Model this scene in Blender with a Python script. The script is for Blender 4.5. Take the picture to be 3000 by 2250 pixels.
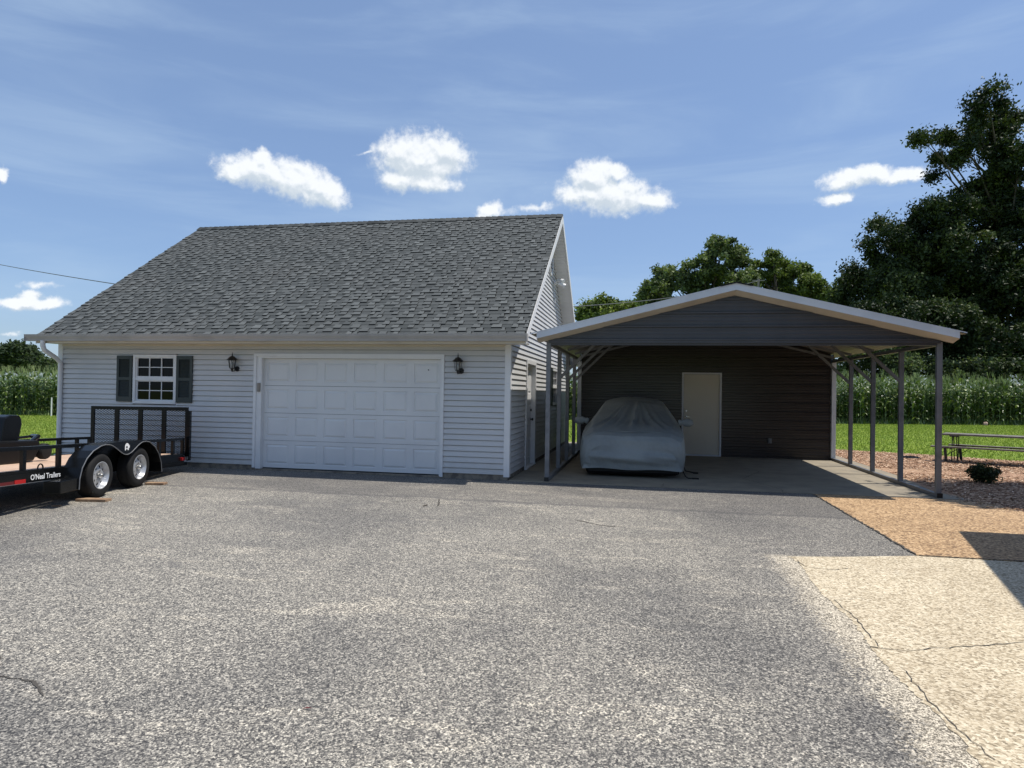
import bpy, math, random
import numpy as np
from mathutils import Vector, Matrix, noise as mnoise
R = math.radians
PI = math.pi
random.seed(7); rng = np.random.default_rng(7)
for o in list(bpy.data.objects): bpy.data.objects.remove(o)
S = bpy.context.scene
COL = S.collection

# ------------------------------------------------------------------ camera
YAW, PITCH, ROLL, FPX = -0.19569, 0.01133, 0.015614, 1933.5
f_ = Vector((math.sin(YAW)*math.cos(PITCH), math.cos(YAW)*math.cos(PITCH), math.sin(PITCH)))
r_ = Vector((math.cos(YAW), -math.sin(YAW), 0)); u_ = r_.cross(f_)
r2 = r_*math.cos(ROLL)+u_*math.sin(ROLL); u2 = u_*math.cos(ROLL)-r_*math.sin(ROLL)
cam = bpy.data.cameras.new('camera'); camo = bpy.data.objects.new('camera', cam); COL.objects.link(camo)
camo.matrix_world = Matrix(((r2.x, u2.x, -f_.x, 0), (r2.y, u2.y, -f_.y, 0), (r2.z, u2.z, -f_.z, 1.6), (0, 0, 0, 1)))
cam.sensor_width = 36; cam.lens = FPX/3000*36; cam.clip_start = .05; cam.clip_end = 3000
S.camera = camo
# ------------------------------------------------------------------ light
SUN = Vector((1, .2, 2.5)).normalized()
sl = bpy.data.lights.new('sun', 'SUN'); sl.energy = 5.0; sl.angle = R(.5); sl.color = (1, .95, .87)
so = bpy.data.objects.new('sun', sl); COL.objects.link(so)
so.rotation_euler = SUN.to_track_quat('Z', 'Y').to_euler(); so.location = (20, 10, 40)
S.view_settings.view_transform = 'Standard'; S.view_settings.look = 'None'
S.view_settings.exposure = 0.0; S.view_settings.gamma = 1
W = bpy.data.worlds.new('World'); S.world = W; W.use_nodes = True
wt = W.node_tree; wn = wt.nodes; wl = wt.links; wn.clear()
def N(t, kind, **kw):
    n = t.nodes.new(kind)
    for k, v in kw.items(): setattr(n, k, v)
    return n
def setin(n, **kw):
    for k, v in kw.items(): n.inputs[k.replace('_', ' ')].default_value = v
    return n
def mth(t, op, a, b=None, c=None, clamp=False):
    n = t.nodes.new('ShaderNodeMath'); n.operation = op; n.use_clamp = clamp
    for i, v in enumerate((a, b, c)):
        if v is None: continue
        if isinstance(v, (int, float)): n.inputs[i].default_value = v
        else: t.links.new(v, n.inputs[i])
    return n.outputs[0]
def mixc(t, fac, a, b, mode='MIX'):
    n = t.nodes.new('ShaderNodeMix'); n.data_type = 'RGBA'; n.blend_type = mode
    for i, v in ((0, fac), (6, a), (7, b)):
        if isinstance(v, (int, float)): n.inputs[i].default_value = v
        elif isinstance(v, (tuple, list)): n.inputs[i].default_value = (*v[:3], 1)
        else: t.links.new(v, n.inputs[i])
    return n.outputs[2]
def ramp(t, fac, stops, interp='LINEAR'):
    n = t.nodes.new('ShaderNodeValToRGB'); n.color_ramp.interpolation = interp
    el = n.color_ramp.elements
    while len(el) < len(stops): el.new(.5)
    for e, (p, c) in zip(el, stops):
        e.position = p
        e.color = (c, c, c, 1) if isinstance(c, (int, float)) else (*c, 1)
    t.links.new(fac, n.inputs[0]); return n.outputs[0]
def smooth(t, v, a, b):
    n = t.nodes.new('ShaderNodeMapRange'); n.interpolation_type = 'SMOOTHSTEP'
    t.links.new(v, n.inputs[0]); n.inputs[1].default_value = a; n.inputs[2].default_value = b
    return n.outputs[0]
def noise_n(t, vec, scale, detail=4, rough=.55, dist=0):
    n = t.nodes.new('ShaderNodeTexNoise'); n.inputs['Scale'].default_value = scale
    n.inputs['Detail'].default_value = detail; n.inputs['Roughness'].default_value = rough
    n.inputs['Distortion'].default_value = dist
    if vec: t.links.new(vec, n.inputs['Vector'])
    return n.outputs[0]
sky = N(wt, 'ShaderNodeTexSky', sky_type='NISHITA', sun_disc=False)
sky.sun_elevation = math.asin(SUN.z); sky.sun_rotation = math.atan2(SUN.x, SUN.y)
sky.air_density = 1.0; sky.dust_density = .8; sky.ozone_density = 2.0; sky.altitude = 100
tc = N(wt, 'ShaderNodeTexCoord'); D = tc.outputs['Generated']
# cumulus puffs: azimuth, elevation, half width, half height, tilt (degrees)
PUFFS = [(-32.48, 17.08, 2.74, 1.17, -0.6), (-29.57, 16.65, 3.1, 1.5, -8.7), (-27.11, 16.05, 1.65, 1.11, -19.6), (-34.26, 16.68, 1.27, 0.7, 7.8), (-32.24, 18.07, 0.75, 0.55, 7.7), (-20.95, 19.5, 2.19, 1.44, 4.1), (-19.34, 19.07, 3.45, 2.11, 3.5), (-17.16, 19.85, 1.66, 1.0, -7.2), (-21.06, 17.5, 1.79, 0.93, 3.8), (-18.58, 17.38, 2.38, 0.81, 3.0), (-23.87, 19.35, 0.7, 0.13, 15.1), (-4.39, 18.14, 2.09, 1.28, -1.3), (-2.91, 16.62, 4.18, 1.49, -6.6), (-5.84, 16.68, 1.69, 0.82, -0.7), (0.41, 16.11, 1.7, 0.65, -12.4), (-2.64, 18.36, 0.83, 0.74, -1.9), (-13.38, 15.33, 1.2, 0.61, 31.4), (15.76, 16.43, 1.78, 0.69, 2.7), (17.62, 16.67, 1.32, 0.58, -13.0), (19.41, 16.19, 1.49, 0.52, -3.4), (14.94, 15.09, 1.28, 0.47, 1.6), (-47.32, 5.66, 1.84, 0.52, 5.2), (-47.33, 6.14, 0.58, 0.43, 5.5), (-48.37, 5.64, 0.76, 0.42, 5.4), (-46.24, 5.71, 0.6, 0.43, 5.1), (-47.05, 6.92, 0.74, 0.19, 6.1), (-49.29, 14.11, 0.37, 0.48, 11.9), (-48.71, 3.5, 0.52, 0.12, 3.8), (-9.67, 15.64, 1.57, 0.25, 5.4)]
def dotc(vec, c):
    n = wt.nodes.new('ShaderNodeVectorMath'); n.operation = 'DOT_PRODUCT'
    wl.new(vec, n.inputs[0]); n.inputs[1].default_value = c; return n.outputs['Value']
# domain warp
wnz = N(wt, 'ShaderNodeTexNoise'); wl.new(D, wnz.inputs['Vector']); setin(wnz, Scale=34.0, Detail=6.0, Roughness=.62)
sub = N(wt, 'ShaderNodeVectorMath', operation='SUBTRACT'); wl.new(wnz.outputs['Color'], sub.inputs[0]); sub.inputs[1].default_value = (.5, .5, .5)
sc = N(wt, 'ShaderNodeVectorMath', operation='SCALE'); wl.new(sub.outputs[0], sc.inputs[0]); sc.inputs['Scale'].default_value = .022
add = N(wt, 'ShaderNodeVectorMath', operation='ADD'); wl.new(D, add.inputs[0]); wl.new(sc.outputs[0], add.inputs[1])
DW = add.outputs[0]
def field(vec):
    best = None
    for az, el, a, b, tl in PUFFS:
        az, el, tl = R(az), R(el), R(tl)
        c = Vector((math.sin(az)*math.cos(el), math.cos(az)*math.cos(el), math.sin(el)))
        ux = Vector((math.cos(az), -math.sin(az), 0)); uy = ux.cross(c)
        U = (ux*math.cos(tl)+uy*math.sin(tl))/math.sin(R(a)*1.06); V = (uy*math.cos(tl)-ux*math.sin(tl))/math.sin(R(b)*1.08)
        p = mth(wt, 'SUBTRACT', dotc(vec, U), c.dot(U)); q = mth(wt, 'SUBTRACT', dotc(vec, V), c.dot(V))
        e = mth(wt, 'SUBTRACT', 1.0, mth(wt, 'SQRT', mth(wt, 'ADD', mth(wt, 'MULTIPLY', p, p), mth(wt, 'MULTIPLY', q, q))))
        if b < .3: e = mth(wt, 'MULTIPLY', e, .35)
        best = e if best is None else mth(wt, 'SMOOTH_MAX', best, e, .3)
    return best
best = field(DW)
fb = noise_n(wt, D, 60, 9, .62)
dens = mth(wt, 'ADD', best, mth(wt, 'MULTIPLY', mth(wt, 'SUBTRACT', fb, .5), 1.25))
mask = mth(wt, 'MULTIPLY', smooth(wt, dens, -.24, .46), .98)
# lit tops, grey bases: compare with the density a little way up towards the sun
shft = N(wt, 'ShaderNodeVectorMath', operation='ADD'); wl.new(DW, shft.inputs[0]); shft.inputs[1].default_value = (.004, 0, .013)
up_ = field(shft.outputs[0])
sh2 = N(wt, 'ShaderNodeVectorMath', operation='ADD'); wl.new(D, sh2.inputs[0]); sh2.inputs[1].default_value = (.002, 0, .006)
fb2 = noise_n(wt, sh2.outputs[0], 60, 6, .5); fb3 = noise_n(wt, D, 60, 6, .5)
lit = mth(wt, 'ADD', mth(wt, 'MULTIPLY', mth(wt, 'SUBTRACT', best, up_), 1.0), mth(wt, 'MULTIPLY', mth(wt, 'SUBTRACT', fb3, fb2), 1.8))
lit = smooth(wt, lit, -.45, .45)
ccol = mixc(wt, lit, (5.9, 6.7, 7.5), (9.2, 9.5, 9.8))
# thin cirrus streaks
mp = N(wt, 'ShaderNodeMapping'); wl.new(D, mp.inputs[0]); mp.inputs['Rotation'].default_value = (0, R(-14), R(12)); mp.inputs['Scale'].default_value = (1.2, 1.0, 7.5)
ci = noise_n(wt, mp.outputs[0], 2.2, 6, .55, .6)
ci = mth(wt, 'MULTIPLY', smooth(wt, ci, .38, .86), .44)
skyc = mixc(wt, 1.0, sky.outputs[0], (1.03, 1.13, 1.28), 'MULTIPLY')
veil = mixc(wt, .38, skyc, (3.2, 4.6, 7.2))
veil = mixc(wt, ci, veil, (4.9, 6.4, 8.2))
fin = mixc(wt, mask, veil, ccol)
bg = N(wt, 'ShaderNodeBackground'); wl.new(fin, bg.inputs[0]); bg.inputs[1].default_value = .106
wo = N(wt, 'ShaderNodeOutputWorld'); wl.new(bg.outputs[0], wo.inputs[0])
try:
    W.cycles.sampling_method = 'MANUAL'; W.cycles.sample_map_resolution = 1024
except Exception: pass

# ------------------------------------------------------------------ materials
def mat(name, col, rough=.6, metal=0, var=None, bump=None, spec=None, build=None, coord='Object'):
    """var=(scale, second colour, contrast lo, hi[, detail]); bump=(scale, strength, distance)"""
    m = bpy.data.materials.new(name); m.use_nodes = True; t = m.node_tree
    b = t.nodes['Principled BSDF']; b.inputs['Roughness'].default_value = rough; b.inputs['Metallic'].default_value = metal
    if spec is not None: b.inputs['Specular IOR Level'].default_value = spec
    b.inputs['Base Color'].default_value = (*col, 1)
    tcn = t.nodes.new('ShaderNodeTexCoord'); v = tcn.outputs[coord]
    if var:
        n = noise_n(t, v, var[0], var[4] if len(var) > 4 else 5, .6)
        t.links.new(mixc(t, smooth(t, n, var[2], var[3]), col, var[1]), b.inputs['Base Color'])
    if bump:
        n = noise_n(t, v, bump[0], 4, .6)
        bn = t.nodes.new('ShaderNodeBump'); bn.inputs['Strength'].default_value = bump[1]; bn.inputs['Distance'].default_value = bump[2]
        t.links.new(n, bn.inputs['Height']); t.links.new(bn.outputs[0], b.inputs['Normal'])
    if build: build(t, b, v)
    return m
def attr_tone(t, lo, hi, name='tone'):
    a = t.nodes.new('ShaderNodeAttribute'); a.attribute_name = name
    return a.outputs['Fac']
M = {}
def m_asphalt(t, b, v):
    vo = N(t, 'ShaderNodeTexVoronoi'); vo.inputs['Scale'].default_value = 150; t.links.new(v, vo.inputs['Vector'])
    sp = N(t, 'ShaderNodeSeparateColor'); t.links.new(vo.outputs['Color'], sp.inputs[0])
    vo2 = N(t, 'ShaderNodeTexVoronoi'); vo2.inputs['Scale'].default_value = 86; t.links.new(v, vo2.inputs['Vector'])
    sp2 = N(t, 'ShaderNodeSeparateColor'); t.links.new(vo2.outputs['Color'], sp2.inputs[0])
    n1 = noise_n(t, v, 48, 5, .8)
    a = mth(t, 'ADD', mth(t, 'MULTIPLY', sp.outputs[0], .42), mth(t, 'MULTIPLY', sp2.outputs[1], .34))
    a = mth(t, 'ADD', a, mth(t, 'MULTIPLY', n1, .30))
    grain = ramp(t, a, [(.28, (.040, .040, .042)), (.46, (.125, .123, .118)), (.64, (.285, .275, .25)), (.84, (.68, .65, .57))])
    big = noise_n(t, v, .32, 4, .55); mid = noise_n(t, v, 1.5, 5, .65, .8)
    g = mixc(t, smooth(t, big, .44, .62), grain, mixc(t, 1.0, grain, (.68, .69, .72), 'MULTIPLY'))
    b3 = noise_n(t, v, .9, 6, .7, 1.2)
    g = mixc(t, mth(t, 'MULTIPLY', smooth(t, b3, .52, .66), .45), g, mixc(t, 1.0, g, (.62, .63, .66), 'MULTIPLY'))
    # older, smoother band beside the slabs, with pale worn streaks
    sx = N(t, 'ShaderNodeSeparateXYZ'); t.links.new(v, sx.inputs[0])
    yy = mth(t, 'ADD', sx.outputs[1], mth(t, 'MULTIPLY', mth(t, 'SUBTRACT', mid, .5), .55))
    edge = smooth(t, yy, 9.28, 9.36)
    g = mixc(t, edge, g, mixc(t, .15, mixc(t, 1.0, g, (.78, .78, .80), 'MULTIPLY'), (.12, .12, .12)))
    line = mth(t, 'MULTIPLY', edge, mth(t, 'SUBTRACT', 1.0, smooth(t, yy, 9.36, 9.52)))
    g = mixc(t, mth(t, 'MULTIPLY', line, .4), g, (.07, .072, .078))
    mp = N(t, 'ShaderNodeMapping'); t.links.new(v, mp.inputs[0]); mp.inputs['Scale'].default_value = (.55, 1.9, 1)
    st = noise_n(t, mp.outputs[0], 1.1, 6, .65, 1.4)
    g = mixc(t, mth(t, 'MULTIPLY', smooth(t, st, .53, .66), .8), g, mixc(t, 1.0, g, (1.45, 1.42, 1.36), 'MULTIPLY'))
    g = mixc(t, mth(t, 'MULTIPLY', smooth(t, mid, .58, .74), .5), g, (.085, .088, .095))
    # loose pale crumbs along the edge of the concrete pad
    ce = mth(t, 'ADD', sx.outputs[0], mth(t, 'MULTIPLY', noise_n(t, v, 3.2, 6, .75), .42))
    yb = mth(t, 'SUBTRACT', 1.0, smooth(t, sx.outputs[1], 6.95, 7.12))
    cf = mth(t, 'MULTIPLY', smooth(t, mth(t, 'ADD', ce, mth(t, 'MULTIPLY', sp2.outputs[0], .16)), 1.46, 1.66), yb)
    # darker less worn asphalt beside the pale pad
    dx = smooth(t, mth(t, 'ADD', sx.outputs[0], mth(t, 'MULTIPLY', mid, 1.2)), .9, 2.1)
    g = mixc(t, mth(t, 'MULTIPLY', dx, .55), g, mixc(t, 1.0, g, (.60, .61, .66), 'MULTIPLY'))
    g = mixc(t, mth(t, 'MULTIPLY', cf, .85), g, mixc(t, smooth(t, a, .35, .75), (.14, .125, .10), (.78, .72, .60)))
    g = mixc(t, 1.0, g, (1.05, 1.0, .93), 'MULTIPLY')
    t.links.new(g, b.inputs['Base Color'])
    bn = N(t, 'ShaderNodeBump'); setin(bn, Strength=.7, Distance=.006); t.links.new(a, bn.inputs['Height']); t.links.new(bn.outputs[0], b.inputs['Normal'])
M['asphalt'] = mat('asphalt', (.2, .2, .2), .85, build=m_asphalt)
def m_agg(c1, c2, c3, sc, patch=None):
    def f(t, b, v):
        vo = N(t, 'ShaderNodeTexVoronoi'); vo.inputs['Scale'].default_value = sc; t.links.new(v, vo.inputs['Vector'])
        sp = N(t, 'ShaderNodeSeparateColor'); t.links.new(vo.outputs['Color'], sp.inputs[0])
        n1 = noise_n(t, v, sc*.35, 5, .75)
        a = mth(t, 'ADD', mth(t, 'MULTIPLY', sp.outputs[0], .55), mth(t, 'MULTIPLY', n1, .5))
        g = ramp(t, a, [(.25, c1), (.5, c2), (.85, c3)])
        big = noise_n(t, v, .8, 6, .6)
        g = mixc(t, smooth(t, big, .4, .75), g, mixc(t, 1.0, g, (.80, .78, .76), 'MULTIPLY'))
        if patch:
            pn = noise_n(t, v, patch[0], 6, .7, 1.0)
            g = mixc(t, mth(t, 'MULTIPLY', smooth(t, pn, .6, .72), patch[1]), g, patch[2])
        t.links.new(g, b.inputs['Base Color'])
        bn = N(t, 'ShaderNodeBump'); setin(bn, Strength=.6, Distance=.005); t.links.new(a, bn.inputs['Height']); t.links.new(bn.outputs[0], b.inputs['Normal'])
    return f
M['tan_pad'] = mat('exposed_aggregate', (.4, .25, .12), .8, build=m_agg((.13, .075, .038), (.38, .235, .115), (.70, .49, .28), 52))
M['pale_pad'] = mat('pale_concrete', (.5, .43, .33), .85, build=m_agg((.25, .20, .13), (.53, .44, .30), (.78, .69, .52), 70, (2.2, .35, (.70, .64, .52))))
M['pale_edge'] = mat('pale_broken_edge', (.6, .56, .48), .9, build=m_agg((.10, .095, .085), (.38, .345, .28), (.68, .62, .52), 70))
M['slab'] = mat('slab_concrete', (.30, .255, .185), .8, var=(2.2, (.22, .19, .145), .35, .7), bump=(60, .25, .004))
M['crack'] = mat('crack', (.07, .062, .052), .95)
def m_mulch(t, b, v):
    n1 = noise_n(t, v, 38, 6, .8, .6); n2 = noise_n(t, v, 1.2, 4)
    g = ramp(t, n1, [(.34, (.12, .06, .035)), (.5, (.38, .22, .13)), (.68, (.66, .44, .29))])
    mp = N(t, 'ShaderNodeMapping'); t.links.new(v, mp.inputs[0]); mp.inputs['Scale'].default_value = (.12, .75, 1)
    st = noise_n(t, mp.outputs[0], 1.3, 3, .5, .4)
    g = mixc(t, mth(t, 'MULTIPLY', smooth(t, st, .54, .60), .7), g, (.52, .35, .22))
    t.links.new(g, b.inputs['Base Color'])
    bn = N(t, 'ShaderNodeBump'); setin(bn, Strength=.9, Distance=.02); t.links.new(n1, bn.inputs['Height']); t.links.new(bn.outputs[0], b.inputs['Normal'])
M['mulch'] = mat('mulch', (.3, .18, .11), .9, build=m_mulch)
def m_lawn(t, b, v):
    n1 = noise_n(t, v, 14, 6, .75); n2 = noise_n(t, v, .5, 5, .6, .5)
    g = ramp(t, n1, [(.3, (.10, .15, .022)), (.5, (.20, .27, .042)), (.72, (.31, .36, .07))])
    g = mixc(t, smooth(t, n2, .38, .68), g, mixc(t, 1.0, g, (.72, .82, .75), 'MULTIPLY'))
    t.links.new(g, b.inputs['Base Color'])
    bn = N(t, 'ShaderNodeBump'); setin(bn, Strength=.8, Distance=.05); t.links.new(n1, bn.inputs['Height']); t.links.new(bn.outputs[0], b.inputs['Normal'])
M['lawn'] = mat('lawn', (.13, .2, .04), .9, spec=.1, build=m_lawn)
def m_leaf(c1, c2, c3, trans=.25, rough=.5):
    def f(t, b, v):
        a = N(t, 'ShaderNodeAttribute'); a.attribute_name = 'tone'
        g = ramp(t, a.outputs['Fac'], [(0, c1), (.5, c2), (1, c3)])
        t.links.new(g, b.inputs['Base Color'])
        tr = N(t, 'ShaderNodeBsdfTranslucent'); t.links.new(mixc(t, 1.0, g, (1.3, 1.5, .6), 'MULTIPLY'), tr.inputs[0])
        mx = N(t, 'ShaderNodeMixShader'); mx.inputs[0].default_value = trans
        out = [n for n in t.nodes if n.type == 'OUTPUT_MATERIAL'][0]
        t.links.new(b.outputs[0], mx.inputs[1]); t.links.new(tr.outputs[0], mx.inputs[2]); t.links.new(mx.outputs[0], out.inputs[0])
    return f
M['leaf_dark'] = mat('leaf_dark', (0, 0, 0), .55, spec=.25, build=m_leaf((.012, .022, .008), (.032, .050, .016), (.10, .125, .045), .12))
M['leaf_mid'] = mat('leaf_mid', (0, 0, 0), .6, spec=.2, build=m_leaf((.035, .058, .018), (.12, .16, .045), (.27, .31, .10), .25))
M['leaf_grey'] = mat('leaf_grey', (0, 0, 0), .6, spec=.2, build=m_leaf((.038, .056, .026), (.115, .15, .062), (.27, .31, .15), .22))
M['leaf_far'] = mat('leaf_far', (0, 0, 0), .7, spec=.1, build=m_leaf((.03, .045, .028), (.06, .085, .042), (.11, .145, .06), .15))
M['corn'] = mat('corn_leaf', (0, 0, 0), .42, spec=.5, build=m_leaf((.018, .042, .009), (.065, .115, .022), (.34, .40, .17), .13))
M['blade'] = mat('grass_blade', (0, 0, 0), .6, spec=.2, build=m_leaf((.11, .16, .028), (.205, .27, .05), (.34, .38, .10), .3))
M['chip'] = mat('wood_chip', (0, 0, 0), .8, build=lambda t, b, v: t.links.new(ramp(t, attr_tone(t, 0, 1), [(0, (.07, .035, .02)), (.3, (.30, .165, .09)), (.7, (.56, .355, .22)), (1, (.80, .60, .42))]), b.inputs['Base Color']))
M['bark'] = mat('bark', (.05, .04, .03), .9, var=(8, (.10, .085, .065), .35, .65), bump=(20, .6, .03))
def m_vinyl(t, b, v):
    n = noise_n(t, v, 1.3, 5); g = mixc(t, smooth(t, n, .35, .75), (.57, .568, .56), (.515, .515, .515))
    sx = N(t, 'ShaderNodeSeparateXYZ'); t.links.new(v, sx.inputs[0])
    d = mth(t, 'ADD', mth(t, 'MULTIPLY', noise_n(t, v, 5, 6, .7), .5), mth(t, 'MULTIPLY', sx.outputs[2], -.8))
    g = mixc(t, mth(t, 'MULTIPLY', smooth(t, d, -.05, .25), .35), g, (.36, .33, .28))
    t.links.new(g, b.inputs['Base Color'])
M['vinyl'] = mat('vinyl_siding', (.57, .63, .63), .48, build=m_vinyl)
M['trimw'] = mat('white_trim', (.72, .72, .715), .45, var=(2, (.65, .65, .65), .4, .75))
M['soffit'] = mat('soffit_vinyl', (.60, .55, .46), .5, var=(2, (.53, .48, .40), .4, .7))
M['gutter'] = mat('gutter_metal', (.40, .385, .37), .4, var=(1.5, (.32, .31, .30), .4, .7))
M['doorw'] = mat('garage_door_white', (.70, .70, .695), .42, var=(1.1, (.64, .64, .64), .35, .75), bump=(140, .08, .002))
M['found'] = mat('foundation_concrete', (.26, .22, .17), .9, var=(6, (.13, .11, .09), .4, .65), bump=(30, .5, .01))
M['shutter'] = mat('shutter_green_black', (.030, .038, .036), .45)
M['glass'] = mat('window_glass', (.004, .004, .005), .06, spec=.16)
M['blackmetal'] = mat('black_metal', (.012, .012, .013), .35)
M['lampglass'] = mat('lamp_glass', (.30, .31, .29), .1)
M['brass'] = mat('brass', (.35, .25, .12), .35, .9)
M['grille'] = mat('vent_white', (.7, .7, .7), .5)
def m_shingle(t, b, v):
    g = ramp(t, attr_tone(t, 0, 1), [(0, (.007, .009, .009)), (.3, (.042, .048, .048)), (.6, (.080, .087, .086)), (1, (.135, .145, .142))])
    n = noise_n(t, v, 120, 4, .8)
    g = mixc(t, smooth(t, n, .3, .7), mixc(t, 1.0, g, (.6, .6, .6), 'MULTIPLY'), mixc(t, 1.0, g, (1.25, 1.25, 1.25), 'MULTIPLY'))
    n2 = noise_n(t, v, .5, 4)
    g = mixc(t, mth(t, 'MULTIPLY', smooth(t, n2, .45, .7), .12), g, (.13, .12, .11))
    t.links.new(g, b.inputs['Base Color'])
    bn = N(t, 'ShaderNodeBump'); setin(bn, Strength=.5, Distance=.004); t.links.new(n, bn.inputs['Height']); t.links.new(bn.outputs[0], b.inputs['Normal'])
M['shingle'] = mat('asphalt_shingle', (.1, .1, .1), .9, build=m_shingle)
M['galv'] = mat('galvanized_steel', (.20, .205, .215), .5, .35, var=(5, (.145, .15, .16), .35, .7))
M['trimsteel'] = mat('carport_trim', (.64, .67, .71), .45, var=(2, (.56, .59, .63), .4, .7))
M['soffitsteel'] = mat('carport_underside', (.24, .23, .21), .5, var=(4, (.15, .14, .13), .4, .7))
M['brownsteel'] = mat('dark_sheet_steel', (.034, .028, .026), .28, var=(1.7, (.026, .021, .020), .35, .7))
M['gablesteel'] = mat('gable_sheet_steel', (.060, .060, .067), .40, var=(1.7, (.050, .050, .056), .35, .7))
M['outlet_grey'] = mat('outlet_grey', (.16, .16, .16), .5)
M['cdoor'] = mat('steel_door', (.62, .59, .50), .45, var=(.9, (.56, .53, .45), .4, .7))
M['cover'] = mat('car_cover_cloth', (.29, .315, .31), .62, var=(2.2, (.23, .255, .255), .35, .7), bump=(7, .5, .04))
M['rubber'] = mat('rubber', (.013, .013, .0135), .75, spec=.25, bump=(60, .3, .004))
M['blackpaint'] = mat('black_paint', (.004, .0045, .005), .25, spec=.3)
M['blacksatin'] = mat('black_satin', (.006, .006, .0065), .4, spec=.25)
M['deck'] = mat('deck_wood', (.52, .34, .24), .75, build=lambda t, b, v: None)
def m_deck(t, b, v):
    mp = N(t, 'ShaderNodeMapping'); t.links.new(v, mp.inputs[0]); mp.inputs['Scale'].default_value = (.6, 14, 1)
    n = noise_n(t, mp.outputs[0], 3, 6, .7, .6)
    t.links.new(ramp(t, n, [(.3, (.25, .14, .09)), (.5, (.55, .38, .27)), (.7, (.70, .52, .38))]), b.inputs['Base Color'])
M['deck'] = mat('deck_plank', (.5, .35, .25), .7, build=m_deck)
M['wood'] = mat('weathered_wood', (.34, .23, .14), .8, var=(12, (.24, .15, .09), .4, .6))
M['tablewood'] = mat('grey_table_wood', (.20, .18, .155), .7, var=(6, (.12, .105, .09), .4, .65))
M['alu'] = mat('silver_wheel', (.50, .51, .53), .3, .5)
M['chrome'] = mat('chrome', (.45, .44, .42), .3, 1)
M['white'] = mat('white_paint', (.8, .8, .8), .5)
M['red'] = mat('red_reflector', (.45, .012, .012), .4)
M['darkred'] = mat('dark_red_tape', (.12, .01, .012), .4)
M['tube'] = mat('light_fixture_white', (.55, .54, .48), .4)
M['cable'] = mat('cable_grey', (.10, .10, .11), .6)
M['pole'] = mat('pole_wood', (.25, .22, .2), .9)
M['stone'] = mat('pink_stone', (.4, .28, .22), .9, bump=(10, .6, .02))
M['brick'] = mat('house_brick', (.30, .15, .10), .9, var=(8, (.22, .11, .08), .4, .6))

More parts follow.
